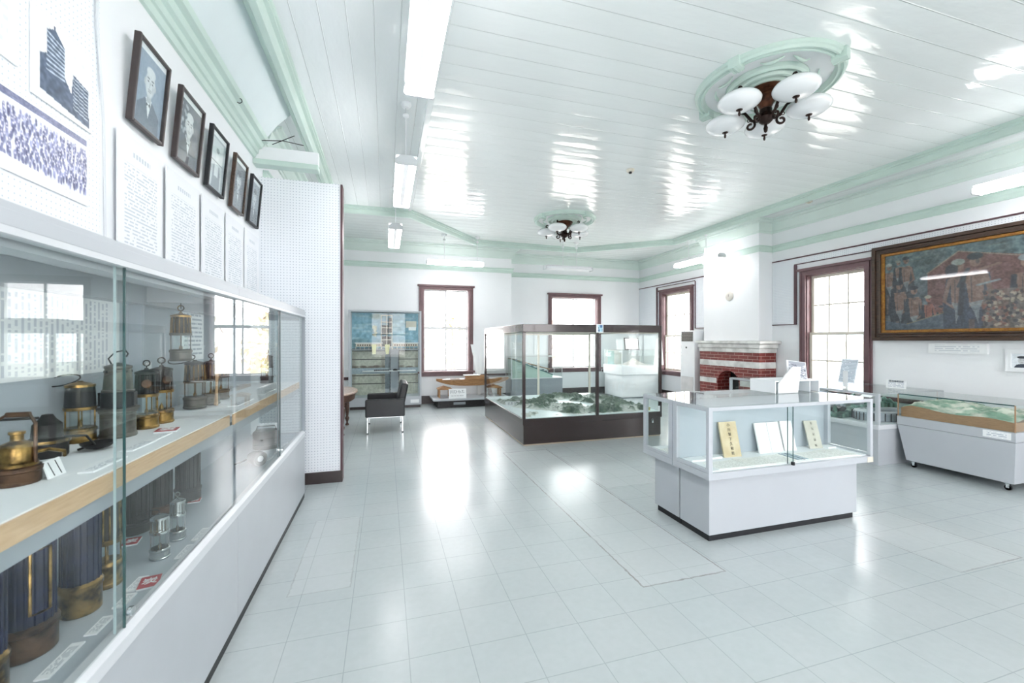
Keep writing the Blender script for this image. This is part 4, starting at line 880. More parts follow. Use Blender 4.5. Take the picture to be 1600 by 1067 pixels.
# ------------------------------------------------------------------ FAR LEFT CORNER
# glazed diorama cabinet
def diorama():
    x0, x1, y0, y1 = -.70, .72, 8.93, 9.34
    t = thing('diorama_cabinet', 'tall grey-framed glass cabinet holding a painted mine cross-section', 'display cabinet', (0, 9.13, 0))
    box('plinth', skirt_m, t, x0 + .03, x1 - .02, y0 + .03, y1, 0, .06)
    b = MB(); b.box(x0, x1, y0, y1, .06, .235); b.build('base', grey_m, t, .003)
    b = MB()
    for a, c in ((x0, x0 + .04), (x1 - .04, x1)): b.box(a, c, y0, y0 + .03, .235, 2.0); b.box(a, c, y1 - .03, y1, .235, 2.0)
    b.box(x0, x1, y0, y1, 1.965, 2.0); b.build('metal_frame', grey_m, t, .003)
    box('back_panel', back_m, t, x0 + .01, x1 - .01, y1 - .03, y1 - .02, .235, 1.97)
    b = MB(); b.box(x0 + .03, x1 - .03, y0 + .012, y0 + .017, .235, 1.97); b.box(x0 + .012, x0 + .017, y0 + .03, y1 - .03, .235, 1.97); b.box(x1 - .017, x1 - .012, y0 + .03, y1 - .03, .235, 1.97); b.build('glass', glass_m, t)
    cv = Cv(200, 240, (.55, .70, .76)); cv.a[:] = (.50, .68, .76)
    for i in range(26): cv.ell(random.random(), random.random() * .36, .10 + .1 * random.random(), .02, (.72, .83, .85), .5, soft=.8)
    for i in range(8): cv.ell(random.random(), .36 + .02 * random.random(), .14, .06, (.42, .56, .60), .6, soft=.5)
    cv.ell(.36, .04, .1, .05, (.28, .42, .38), .8, soft=.6); cv.noise(.05, 8)
    cv.rect(0, .432, 1, 1, (.70, .71, .66)); cv.noise(.05, 5)
    for y in (.44, .565, .67, .76, .86): cv.line(0, y, 1, y + .003, .006, (.25, .25, .24))
    for i in range(30): cv.ell(random.random(), .65 + .02 * random.random(), .06, .016, (.35, .30, .26), .6, soft=.6); cv.ell(random.random(), .46, .08, .014, (.30, .30, .28), .5, soft=.7)
    for x in (.02, .46, .60, .98): cv.ell(x, .7, .05, .3, (.38, .36, .33), .55, soft=.8)
    cv.rect(.49, .44, .61, .98, (.45, .50, .53)); cv.rect(.0, .672, 1, .742, (.60, .66, .70)); cv.noise(.04, 3)
    picture('backdrop', cv, print_m, t, (x0 + .04, y1 - .032, 1.965), (x1 - x0 - .08, 0, 0), (0, 0, -1.72))
    zg = 1.205
    b = MB(); b.box(x0 + .03, x1 - .03, 9.12, y1 - .035, zg - .02, zg); b.build('ground_shelf', dgrey_m, t)
    b = MB()   # surface buildings: a long arcade in two halves
    for a, c in ((x0 + .12, -.07), (.15, x1 - .05)):
        b.box(a, c, 9.20, 9.28, zg + .055, zg + .12)
        n = int((c - a) / .075)
        for i in range(n + 1): xx = a + (c - a) * i / n; b.box(xx - .006, xx + .006, 9.20, 9.21, zg, zg + .055)
    bld = b.build('station_buildings', cream_m, t)
    b = MB()
    for a, c in ((x0 + .14, -.1), (.17, x1 - .07)):
        n = int((c - a) / .045)
        for i in range(n): xx = a + (c - a) * (i + .5) / n; b.box(xx - .012, xx + .012, 9.195, 9.20, zg + .07, zg + .10)
    b.build('windows', brownbrass_m, bld)
    b = MB(); b.box(x0 + .1, -.05, 9.18, 9.30, zg + .12, zg + .14); b.box(.14, x1 - .03, 9.18, 9.30, zg + .12, zg + .14); b.build('roof', alu_m, bld)
    b = MB()   # pit headframe tower
    for z in (0, .15, .28, .40, .52, .66): b.box(-.085, .14, 9.16, 9.30, zg + .04 + z, zg + .055 + z)
    for x in (-.08, .135, .03):
        for y in (9.165, 9.295): b.box(x - .007, x + .007, y - .006, y + .006, zg, zg + .70)
    tw = b.build('headframe_tower', cream_m, t)
    b = MB(); b.box(-.07, .12, 9.20, 9.29, zg + .06, zg + .27); b.box(-.065, .06, 9.2, 9.29, zg + .31, zg + .5); b.box(.07, .13, 9.19, 9.28, zg + .35, zg + .66); b.build('cabins', umber_m, tw)
    for x, lab in ((-.22, 'funnel'), (.04, 'funnel')):
        b = MB(); b.prism([(x - .05, zg + .10), (x + .05, zg + .10), (x + .03, zg - .10), (x - .03, zg - .10)], 9.09, 9.118, 1); b.build('yellow_hopper', pm('pale_yellow_%d' % (x > 0), (.86, .85, .62), .5), t, .003)
    b = MB()
    for i in range(14): b.lathe([(0, -.03), (.028, -.01), (.03, .01), (0, .03)], (-.24 + .05 * random.random(), 9.22 + .04 * random.random(), zg + .26 + .22 * random.random()), 8)
    b.build('smoke_puffs', pm('cotton', (.9, .9, .82), .9), t, smooth=1)
    b = MB(); b.box(.10, .27, 9.24, 9.30, .30, zg - .02); b.build('shaft', dgrey_m, t)
    b = MB()
    for i in range(12): b.box(.09, .11, 9.225, 9.235, .35 + i * .07, .36 + i * .07); b.box(.26, .28, 9.225, 9.235, .35 + i * .07, .36 + i * .07)
    b.box(.09, .10, 9.22, 9.24, .3, zg - .02); b.box(.27, .28, 9.22, 9.24, .3, zg - .02); b.build('shaft_lining', iron_m, t)
    b = MB(); b.box(-.45, .62, 9.10, 9.30, .745, .758); b.build('gallery_floor', alu_m, t)
    b = MB()
    for i in range(9): b.box(-.22 + i * .034, -.20 + i * .034 + .008, 9.12, 9.15, .76, .785)
    b.lathe([(.05, 0), (.045, .03), (0, .04)], (.2, 9.17, .758), 14)
    b.build('mine_train', iron_m, t)
    b = MB(); b.box(.42, .64, 9.31 - .03, 9.31 - .025, 1.66, 1.80); b.build('photo_card', cream_m, t); b = MB(); b.box(.47, .62, 9.10, 9.104, 1.60, 1.67); b.build('caption', paper_m, t)
    b = MB(); b.box(.50, .67, y0 - .004, y0, .10, .17); b.build('caption_plate', paper_m, t)
    b = MB()
    for x in (.56, .60, .64, .68): b.box(x, x + .004, y0 + .02, y0 + .024, .27, .50)
    for z in (.27, .35, .42, .50): b.box(.56, .684, y0 + .02, y0 + .024, z, z + .004)
    b.build('wire_rack', dgrey_m, t)
diorama()
# low armchair
t = thing('armchair', 'low black leather armchair on chrome legs beside the diorama cabinet', 'armchair', (0, 7.0, 0))
box('arm', leather_m, t, -.285, .285, 6.57, 6.65, .245, .51, .018); box('arm', leather_m, t, -.285, .285, 7.34, 7.42, .245, .51, .018)
b = MB(); b.box(-.28, .24, 6.655, 7.335, .25, .395); b.build('seat', leather_m, t, .025)
b = MB(); b.box(-.055, .055, 6.655, 7.335, .0, .44); b.xf(Matrix.Translation((.205, 0, .30)) @ Matrix.Rotation(.20, 4, 'Y')); b.build('backrest', leather_m, t, .025)
b = MB()
for y in (6.60, 7.39): b.box(-.262, .262, y - .006, y + .006, .236, .246)
for x in (-.253, .253): b.box(x - .006, x + .006, 6.60, 7.39, .225, .237)
b.build('chrome_frame', chrome_m, t, .002)
for x in (-.253, .253):
    for y in (6.60, 7.39):
        lg = box('leg', chrome_m, t, x - .009, x + .009, y - .009, y + .009, .012, .243, .002); box('foot_cap', black_m, lg, x - .014, x + .014, y - .014, y + .014, 0, .014)
# oval table mostly hidden by the partition
t = thing('oval_table', 'dark turned-leg table with a pale top, mostly hidden behind the partition', 'table', (-.76, 7.0, 0))
b = MB(); b.lathe([(.93, .585), (1.0, .592), (1.0, .61), (.97, .62), (0, .62)], (-.76, 7.0, 0), 56, sx=.345, sy=.63); b.build('tabletop', tabletop_m, t, smooth=.6)
b = MB(); b.lathe([(.80, .47), (.88, .49), (.92, .56), (.93, .588), (0, .588)], (-.76, 7.0, 0), 48, sx=.345, sy=.63); b.build('apron', table_wood_m, t, smooth=.6)
for x, y in ((-.60, 6.60), (-.60, 7.40), (-.94, 6.65), (-.94, 7.35)):
    b = MB(); b.lathe([(.018, 0), (.028, .004), (.03, .02), (.016, .04), (.014, .06), (.03, .10), (.034, .12), (.02, .15), (.024, .18), (.034, .30), (.036, .38), (.024, .41), (.034, .43), (.034, .49), (0, .49)], (x, y, 0), 18); b.build('leg', table_wood_m, t, smooth=.8)
# river boat model on a low stand
t = thing('low_plinth', 'low black box with a grey top carrying the wooden river boat', 'plinth', (1.72, 8.95, 0))
b = MB(); b.box(1.02, 2.50, 8.68, 9.30, 0, .15); b.build('base_box', iron_m, t, .004)
b = MB(); b.box(.93, 2.55, 8.62, 9.34, .15, .185); b.build('top_board', grey_m, t, .004)
b = MB(); b.box(1.35, 1.60, 8.672, 8.68, .06, .11); b.build('hand_slot', dgrey_m, t)
def boat_model():
    zd = .185
    for x0, lab in ((1.08, 'left wooden trestle stand under the river boat'), (2.18, 'right wooden trestle stand under the river boat')):
        t = thing('trestle_stand', lab, 'stand', (x0 + .10, 8.98, zd), 'trestles under the river boat')
        b = MB(); b.prism([(x0 - .03, zd + .19), (x0 + .12, zd + .235), (x0 + .27, zd + .19), (x0 + .27, zd + .165), (x0 - .03, zd + .165)], 8.86, 9.10, 1); b.build('top_rail', boat_wood_m, t, .003)
        for x in (x0 - .01, x0 + .21):
            for y in (8.88, 9.06): box('leg', boat_wood_m, t, x, x + .035, y, y + .03, zd, zd + .166, .002)
    t = thing('river_boat_model', 'long wooden flat-bottomed river boat model with raised bow', 'model boat', (1.7, 8.98, zd + .235))
    b = MB(); n = 24; L0, L1 = 1.03, 2.62; rows = []
    for i in range(n + 1):
        u = i / n; x = L0 + (L1 - L0) * u; w = .115 * (1 - abs(2 * u - 1) ** 2.4) + .012
        kz = zd + .235 + .11 * (abs(2 * u - 1) ** 3); dz = zd + .36 + .035 * (abs(2 * u - 1) ** 2)
        yc = 8.98; rows.append([b.bm.verts.new(p) for p in ((x, yc - w, dz), (x, yc - w * .72, kz), (x, yc + w * .72, kz), (x, yc + w, dz), (x, yc + w - .010, dz), (x, yc + w * .6, kz + .02), (x, yc - w * .6, kz + .02), (x, yc - w + .010, dz))])
    for a, c in zip(rows, rows[1:]):
        for k in range(8): b.bm.faces.new((a[k], a[(k + 1) % 8], c[(k + 1) % 8], c[k]))
    b.bm.faces.new(rows[0]); b.bm.faces.new(rows[-1][::-1]); b.build('hull', boat_wood_m, t, smooth=.5)
    b = MB(); b.box(1.15, 1.62, 8.885, 9.07, zd + .372, zd + .378); b.build('white_deck', paper_m, t); b = MB(); b.box(1.32, 1.52, 8.90, 8.97, zd + .379, zd + .388); b.build('red_plank', bronze_m, t)
    b = MB(); b.box(1.66, 2.12, 8.90, 9.06, zd + .36, zd + .45); b.build('cabin', boat_wood_m, t, .004); b = MB(); b.box(1.62, 1.95, 8.885, 9.07, zd + .45, zd + .462); b.build('cabin_roof', paper_m, t)
    b = MB(); b.prism([(2.04, zd + .42), (2.13, zd + .42), (2.24, zd - 0.0), (2.16, zd - 0.0)], 8.84, 8.862, 1); b.build('rudder_board', bronze_m, t, .002)
boat_model()
t = thing('paper_streamers', 'two long white paper streamers forming a V behind the river boat', 'streamers', (1.96, 9.15, .60))
b = MB(); b.prism([(1.80, 1.30), (1.86, 1.30), (1.985, .62), (1.95, .62)], 9.15, 9.156, 1); b.prism([(2.02, 1.30), (2.09, 1.30), (2.03, .62), (2.0, .62)], 9.16, 9.166, 1); b.box(1.95, 2.03, 9.13, 9.17, .186, .63); b.build('paper', paper_m, t)
t = thing('boat_sign', 'white sign with large characters standing in front of the river boat', 'sign', (1.42, 8.68, .185)); Sg = Matrix.Translation((0, 8.70, .185)) @ Matrix.Rotation(-.16, 4, 'X')
b = MB(); b.box(1.255, 1.62, -.004, .004, 0, .20); b.xf(Sg); b.build('board', paper_m, t)
ink_m = pm('sign_ink', (.30, .33, .38), .6)
text_mesh('lettering', '川ひらた', .078, ink_m, t, Sg @ Vector((1.437, -.0052, .135)), (1, 0, 0), Sg.to_3x3() @ Vector((0, 0, 1)), .0006)
b = MB()
for i in range(22):
    if i % 5 != 4: b.box(1.31 + i * .0115, 1.318 + i * .0115, -.0052, -.004, .050, .060)
b.xf(Sg); b.build('small_print', ink_m, t)

# ------------------------------------------------------------------ LARGE GLASS CASE WITH RELIEF MAP
cx0, cx1, cy0, cy1 = 1.731, 3.868, 5.257, 7.51
t = thing('relief_map_case', 'large dark-framed glass case on a brown plinth holding the relief map', 'display case', ((cx0 + cx1) / 2, (cy0 + cy1) / 2, 0))
b = MB(); b.box(cx0 + .02, cx1 - .02, cy0 + .02, cy1 - .02, 0, .02); b.build('floor_batten', pm('bare_timber', (.72, .66, .58), .6), t)
b = MB(); b.box(cx0 + .012, cx1 - .012, cy0 + .012, cy1 - .012, .018, .29); b.box(cx0, cx1, cy0, cy1, .275, .355); b.build('plinth', dark_wood_m, t, .004)
b = MB(); b.box(cx0 + .02, cx1 - .02, cy0 + .02, cy1 - .02, .35, .362); b.build('deck', pm('pale_sea_paint', (.88, .93, .935), .4, var=.03, scale=3), t)
b = MB()
for a, c, d, e in ((cx0, cx1, cy0, cy0 + .045), (cx0, cx1, cy1 - .045, cy1), (cx0, cx0 + .045, cy0 + .045, cy1 - .045), (cx1 - .045, cx1, cy0 + .045, cy1 - .045)): b.box(a, c, d, e, 1.505, 1.61)
b.build('top_frame', dark_wood_m, t, .003)
b = MB()
for a, c, d, e in ((cx0 + .045, cx1 - .045, cy0 + .045, cy0 + .055), (cx0 + .045, cx0 + .055, cy0 + .055, cy1 - .045), (cx0 + .045, cx1 - .045, cy1 - .055, cy1 - .045)): b.box(a, c, d, e, 1.49, 1.52)
b.build('inner_lip', cream_m, t)
for x, y in ((cx0, cy0), (cx1 - .04, cy0), (2.806, cy0), (cx0, cy1 - .035)): box('post', dark_wood_m, t, x, x + .038, y, y + .035, .355, 1.505, .002)
for x in (2.76, cx1 - .04): box('post', cream_m, t, x, x + .034, cy1 - .035, cy1, .355, 1.505, .002)
for a, c in ((cx0 + .038, 2.806), (2.844, cx1 - .04)): box('glass_pane', glass_m, t, a, c, cy0 + .014, cy0 + .020, .355, 1.505)
for a, c in ((cx0 + .038, 2.76), (2.794, cx1 - .04)): box('glass_pane', glass_m, t, a, c, cy1 - .020, cy1 - .014, .355, 1.505)
for a, c in ((cy0 + .035, 6.40), (6.404, cy1 - .035)):
    box('glass_pane', glass_m, t, cx0 + .014, cx0 + .020, a, c, .355, 1.505); box('glass_pane', glass_m, t, cx1 - .020, cx1 - .014, a, c, .355, 1.505)
b = MB(); b.box(cx1 - .07, cx1 - .035, cy0 - .004, cy0, .36, .44); b.build('white_sticker', paper_m, t)
t2 = thing('padlock', 'small steel padlock on the right end of the relief map case plinth', 'padlock', (3.70, cy0 - .012, .20)); box('lock_body', chrome_m, t2, 3.685, 3.715, cy0 - .02, cy0 - .002, .20, .235, .004)
b = MB(); b.tube([(3.69, cy0 - .01, .235), (3.69, cy0 - .01, .255), (3.70, cy0 - .01, .262), (3.71, cy0 - .01, .255), (3.71, cy0 - .01, .235)], .003, 6); b.build('shackle', chrome_m, t2, smooth=.8)
def land(x, y, u, v):
    n = fbm(x * 1.5, y * 1.3, 3.1); n2 = fbm(x * 6, y * 6, 1.2, 6); n3 = fbm(x * 17, y * 17, 7.7, 4)
    ridge = 1 - abs(n2)
    cen = 1.0 - max(0, (2.15 - x)) * 1.6 - max(0, (5.42 - y)) * 5 - max(0, y - 6.9) * 3 - max(0, x - 3.72) * 3
    m = cen * .55 + n * 1.1 + .10
    edge = min(1, min(u, 1 - u, v, 1 - v) / .04)
    valley = abs(fbm(x * 2.1 + 5, y * 2.1, 9.0)) * 3.2
    hgt = max(0, min(1, (m - .35) * 3)) * edge
    mt = min(1, valley)
    z = .3605 + hgt * (.010 + mt * (.055 * ridge ** 2 + .05 * max(0, n2 + .4) + .02 * n3))
    k = min(1, max(0, mt * 1.5 - .40 + .9 * n3)) * (1 if hgt > .15 else 0)
    g = .5 + .9 * n3 + .3 * n2
    green = np.array((.22, .30, .26)) * (1 - g * .5) + np.array((.56, .62, .55)) * g * .5
    pale = np.array((.80, .82, .80)) + n3 * .15; sea = np.array((.86, .93, .935))
    c = green * k + pale * (1 - k)
    if hgt <= .02: c = sea; 
    return z, tuple(np.clip(c, 0, 1))
t = thing('relief_map', 'green and white mountain relief map inside the large dark case', 'relief map', (2.8, 6.35, .361)); height_grid('terrain', 1.80, 3.80, 5.33, 7.40, 190, 190, land, relief_m, t)
t = thing('map_nameplate', 'long white nameplate of black characters standing on the pale sea of the relief map', 'sign', (1.98, 6.35, .362))
b = MB(); b.box(1.80, 2.22, 6.35, 6.358, .364, .43); b.build('plate', paper_m, t)
text_mesh('lettering', '北部炭田模型図', .05, ink_m, t, (2.01, 6.3492, .397), (1, 0, 0), (0, 0, 1), .0004)
t = thing('yellow_card', 'tiny yellow card at the right front corner inside the relief map case', 'card', (3.70, 5.36, .362)); box('card', pm('yellow_card', (.88, .82, .55), .6), t, 3.66, 3.74, 5.36, 5.366, .362, .41); box('print_line', ink_m, t, 3.67, 3.73, 5.3592, 5.36, .385, .39)
cv = Cv(30, 36, (.93, .94, .96)); cv.rect(.25, .1, .9, .9, (.70, .86, .92)); cv.rect(.5, .1, .88, .42, (.33, .50, .68)); cv.ell(.33, .45, .07, .08, (.25, .3, .4)); cv.rect(.28, .62, .48, .9, (.30, .42, .60)); cv.rect(.8, .5, .88, .9, (.3, .45, .6)); cv.noise(.05, 3)
t = thing('blue_notice', 'small blue and white notice taped to the top rail of the large case', 'notice', (2.85, cy0 - .008, 1.50)); box('sheet', paper_m, t, 2.80, 2.91, cy0 - .006, cy0 - .002, 1.50, 1.62); picture('print', cv, print_m, t, (2.803, cy0 - .007, 1.617), (.104, 0, 0), (0, 0, -.114))

# ------------------------------------------------------------------ BEHIND THE LARGE CASE
t = thing('incline_model_case', 'pale glass case with a sloping track model seen through the large case', 'display case', (3.2, 9.15, 0))
b = MB(); b.box(2.66, 3.87, 8.86, 9.36, 0, .53); b.build('base', dgrey_m, t, .004); b = MB(); b.box(2.64, 3.89, 8.84, 9.37, .53, .55); b.build('tray', lgrey_m, t, .003)
b = MB(); b.box(2.66, 3.87, 8.87, 8.874, .55, 1.02); b.box(3.866, 3.87, 8.87, 9.35, .55, 1.02); b.box(2.66, 2.664, 8.87, 9.35, .55, 1.02); b.box(2.66, 3.87, 8.87, 9.35, 1.02, 1.025); b.build('glass', glass_m, t)
b = MB()
for x in (2.665, 3.86):
    for y in (8.872, 9.345): b.box(x - .006, x + .006, y - .006, y + .006, .55, 1.02)
for y in (8.872, 9.345): b.box(2.66, 3.87, y - .006, y + .006, 1.015, 1.03)
b.build('metal_frame', alu_m, t)
t = thing('incline_model', 'sloping mine track model inside the pale case below the far window', 'model', (3.2, 9.1, .55))
b = MB(); b.prism([(2.70, .55), (2.70, .96), (3.65, .60), (3.65, .55)], 8.93, 9.30, 1); b.build('slope', mint_m, t)
b = MB(); b.prism([(2.70, .965), (2.70, .995), (3.70, .72), (3.70, .70)], 9.18, 9.30, 1); b.build('plank', cork_m, t)
b = MB(); b.tube([(2.70, 8.93, .965), (3.66, 8.93, .605)], .010, 6); b.tube([(2.70, 9.0, .975), (3.66, 9.0, .615)], .007, 6); b.build('track_rails', pm('teal', (.35, .52, .52), .5), t)
b = MB()
for i in range(6): b.box(2.80 + i * .13, 2.85 + i * .13, 9.06, 9.10, .925 - i * .048, .97 - i * .048)
b.build('tubs', dgrey_m, t)
t = thing('white_model_case', 'white display case holding a pale mountain model near the far right corner', 'display case', (5.9, 9.25, 0))
b = MB(); b.box(5.42, 6.42, 8.86, 9.62, 0, .03); b.build('toe_kick', dgrey_m, t)
b = MB(); b.box(5.39, 6.44, 8.83, 9.66, .03, .56); b.build('base', white_m, t, .003); b = MB(); b.box(5.36, 6.47, 8.80, 9.68, .56, .78); b.build('tray', white_m, t, .006)
b = MB(); b.box(5.39, 6.44, 8.83, 8.835, .78, 1.15); b.box(5.39, 5.395, 8.835, 9.65, .78, 1.15); b.box(6.435, 6.44, 8.835, 9.65, .78, 1.15); b.box(5.39, 6.44, 8.835, 9.65, 1.15, 1.156); b.build('glass', glass_m, t)
b = MB()
for x in (5.392, 6.438):
    for y in (8.832, 9.652): b.box(x - .007, x + .007, y - .007, y + .007, .78, 1.155)
b.build('edge_strip', white_m, t)
b = MB(); b.box(5.75, 5.77, 8.826, 8.83, .26, .33); b.build('socket', paper_m, t)
t = thing('mountain_model', 'pale pink mountain model under glass in the white case', 'model', (5.95, 9.2, .78))
height_grid('terrain', 5.62, 6.30, 8.95, 9.5, 50, 40, lambda x, y, u, v: (.782 + .15 * max(0, 1 - math.hypot(u - .5, v - .5) * 2.1) * (1 + .5 * fbm(x * 5, y * 5)), tuple(np.clip(np.array((.86, .82, .81)) + .12 * fbm(x * 9, y * 9), 0, 1))), relief_m, t, .78)
box('backdrop', pm('pale_aqua', (.74, .88, .90), .5), t, 5.42, 5.60, 9.55, 9.56, .78, 1.12)
def easel_frame(name, label, cat, x0, x1, y, z, h, fm, fw, lean=.15, shear=.0):
    t = thing(name, label, cat, ((x0 + x1) / 2, y, z)); A = Matrix.Translation((0, y, z)) @ Matrix.Rotation(-lean, 4, 'X')
    b = MB(); b.box(x0, x0 + fw, -.01, .01, 0, h); b.box(x1 - fw, x1, -.01, .01, 0, h); b.box(x0, x1, -.01, .01, 0, fw); b.box(x0, x1, -.01, .01, h - fw, h); b.xf(A); b.build('frame', fm, t, .002)
    b = MB(); b.box(x0 + fw * .5, x1 - fw * .5, -.004, .004, fw * .5, h - fw * .5); b.xf(A); b.build('sheet', paper_m, t); return t
easel_frame('certificate_frame', 'thin dark-framed white certificate leaning on top of the white case', 'picture frame', 5.62, 6.02, 9.08, 1.156, .30, iron_m, .018)
easel_frame('white_board', 'plain white board leaning beside the dark-framed certificate', 'board', 5.25 + .16, 5.60, 9.10, 1.156, .26, white_m, .012)
t = thing('leaning_panel', 'tall pale panel leaning at the right end of the white case', 'board', (6.30, 8.78, .0)); b = MB(); b.prism([(6.22, .79), (6.49, .79), (6.44, 1.42), (6.30, 1.42)], 8.76, 8.79, 1); b.build('panel', paper_m, t, .002)
t.location.z = 0

# ------------------------------------------------------------------ RIGHT WALL
t = thing('air_conditioner', 'tall white floor-standing air conditioner left of the fireplace', 'air conditioner', (6.32, 7.55, 0))
b = MB(); b.box(6.18, 6.50, 7.32, 7.76, .02, 1.60); b.build('cabinet', white_m, t, .012); box('foot', dgrey_m, t, 6.20, 6.49, 7.34, 7.74, 0, .022)
b = MB(); b.box(6.172, 6.182, 7.37, 7.71, 1.37, 1.57); g = b.build('outlet_grille', iron_m, t)
b = MB()
for i in range(8): b.box(6.164, 6.176, 7.372, 7.708, 1.384 + i * .0235, 1.388 + i * .0235)
b.build('louvres', cream_m, g)
b = MB(); b.box(6.174, 6.181, 7.35, 7.73, .12, .62); b.build('intake_panel', pm('warm_grey', (.84, .83, .83), .5), t)
b = MB(); b.box(6.174, 6.181, 7.55, 7.585, 1.22, 1.255); b.build('display', black_m, t)
# fireplace
t = thing('fireplace', 'red brick fireplace with pale stone bands and a veined marble mantel', 'fireplace', (6.3, 6.45, 0))
fx, fy0, fy1 = 6.18, 5.73, 7.16; oy0, oy1 = 6.17, 6.68
def prism_x(b, poly, x0, x1): b.prism(poly, x0, x1, 0)
arch = [(6.425 + .255 * math.cos(a), .60 + .22 * math.sin(a)) for a in [PI * i / 14 for i in range(15)]]
b = MB(); b.prism([(fy0, 0), (oy0, 0)] + [p for p in arch[::-1]] + [(oy1, 0), (fy1, 0), (fy1, 1.20), (fy0, 1.20)], fx, 6.30, 0); b.box(6.30, 6.55, fy0, oy0 - .01, 0, 1.20); b.box(6.30, 6.55, oy1 + .01, fy1, 0, 1.20); b.box(6.30, 6.55, oy0 - .01, oy1 + .01, .85, 1.20); b.build('brick_surround', brick_m, t)
b = MB()
for za, zb in ((.90, 1.01), (.56, .66), (.22, .31)):
    if zb > .85: b.box(fx - .004, fx + .01, fy0 - .004, fy1, za, zb)
    else: b.box(fx - .004, fx + .01, fy0 - .004, oy0 - .03, za, zb); b.box(fx - .004, fx + .01, oy1 + .03, fy1, za, zb)
    b.box(fx - .004, 6.55, fy0 - .004, fy0 + .01, za, zb)
b.build('stone_band', stone_m, t)
b = MB(); b.box(6.50, 6.54, oy0 - .01, oy1 + .01, 0, .85); b.build('firebox', iron_m, t)
b = MB(); b.box(fx - .02, 6.56, fy0 - .02, fy1 + .01, 1.17, 1.25); b.box(fx - .05, 6.56, fy0 - .05, fy1 + .01, 1.25, 1.33); b.box(fx - .10, 6.56, fy0 - .11, fy1 + .03, 1.33, 1.385); b.build('mantel', stone_m, t, .014)
b = MB(); b.box(fx - .03, fx + .02, 6.37, 6.44, 1.24, 1.33); b.build('keystone', stone_m, t, .006)
t = thing('wall_dial', 'round cream dial on the white chimney breast above the mantel', 'wall dial', (6.25, 6.476, 2.24))
b = MB(); b.lathe([(.095, -.001), (.095, -.012), (.080, -.022), (0, -.024)], (6.27, 6.476, 2.24), 36, 0); b.build('dial', pm('ivory', (.86, .845, .815), .5), t, smooth=.6)
box('slot', pm('taupe', (.68, .65, .63), .5), t, 6.24, 6.248, 6.47, 6.482, 2.22, 2.27)
# pegboard sheets with trim
def peg_right(label, y0, y1, hy0, hy1, zb, zt, hz, base_r):
    x = XR - .012; t = thing('pegboard_panel', label, 'pegboard', (x, (y0 + y1) / 2, zb), 'pegboards on the right wall')
    b = MB(); b.prism([(y0, zb), (hy0, zb), (hy0, hz), (hy1, hz), (hy1, zb), (y1, zb), (y1, zt), (y0, zt)], x, XR - .001, 0); sh = b.build('board', peg_yz, t)
    b = MB(); b.box(x - .018, x, y0, y1, zt - .006, zt + .012); b.box(x - .02, x, hy1, hy1 + .045, zb, hz); b.box(x - .02, x, hy0 - .014, hy0, zb, hz + .0); b.box(x - .018, x, hy0, hy1 + .04, hz, hz + .016)
    b.box(x - .018, x, hy1, y1, zb - .01, zb + .006); b.box(x - .018, x, y0, hy0, zb - .01, zb + .006); b.build('trim_strip', dmaroon_m, t)
peg_right('pegboard around the nearer right window, running behind the painting', YN + .05, 5.80, 4.12, 5.34, 1.66, 2.76, 2.645, 0)
peg_right('pegboard around the farther right window beside the chimney', 7.17, 9.88, 7.74, 9.08, 1.66, 2.76, 2.70, 0)
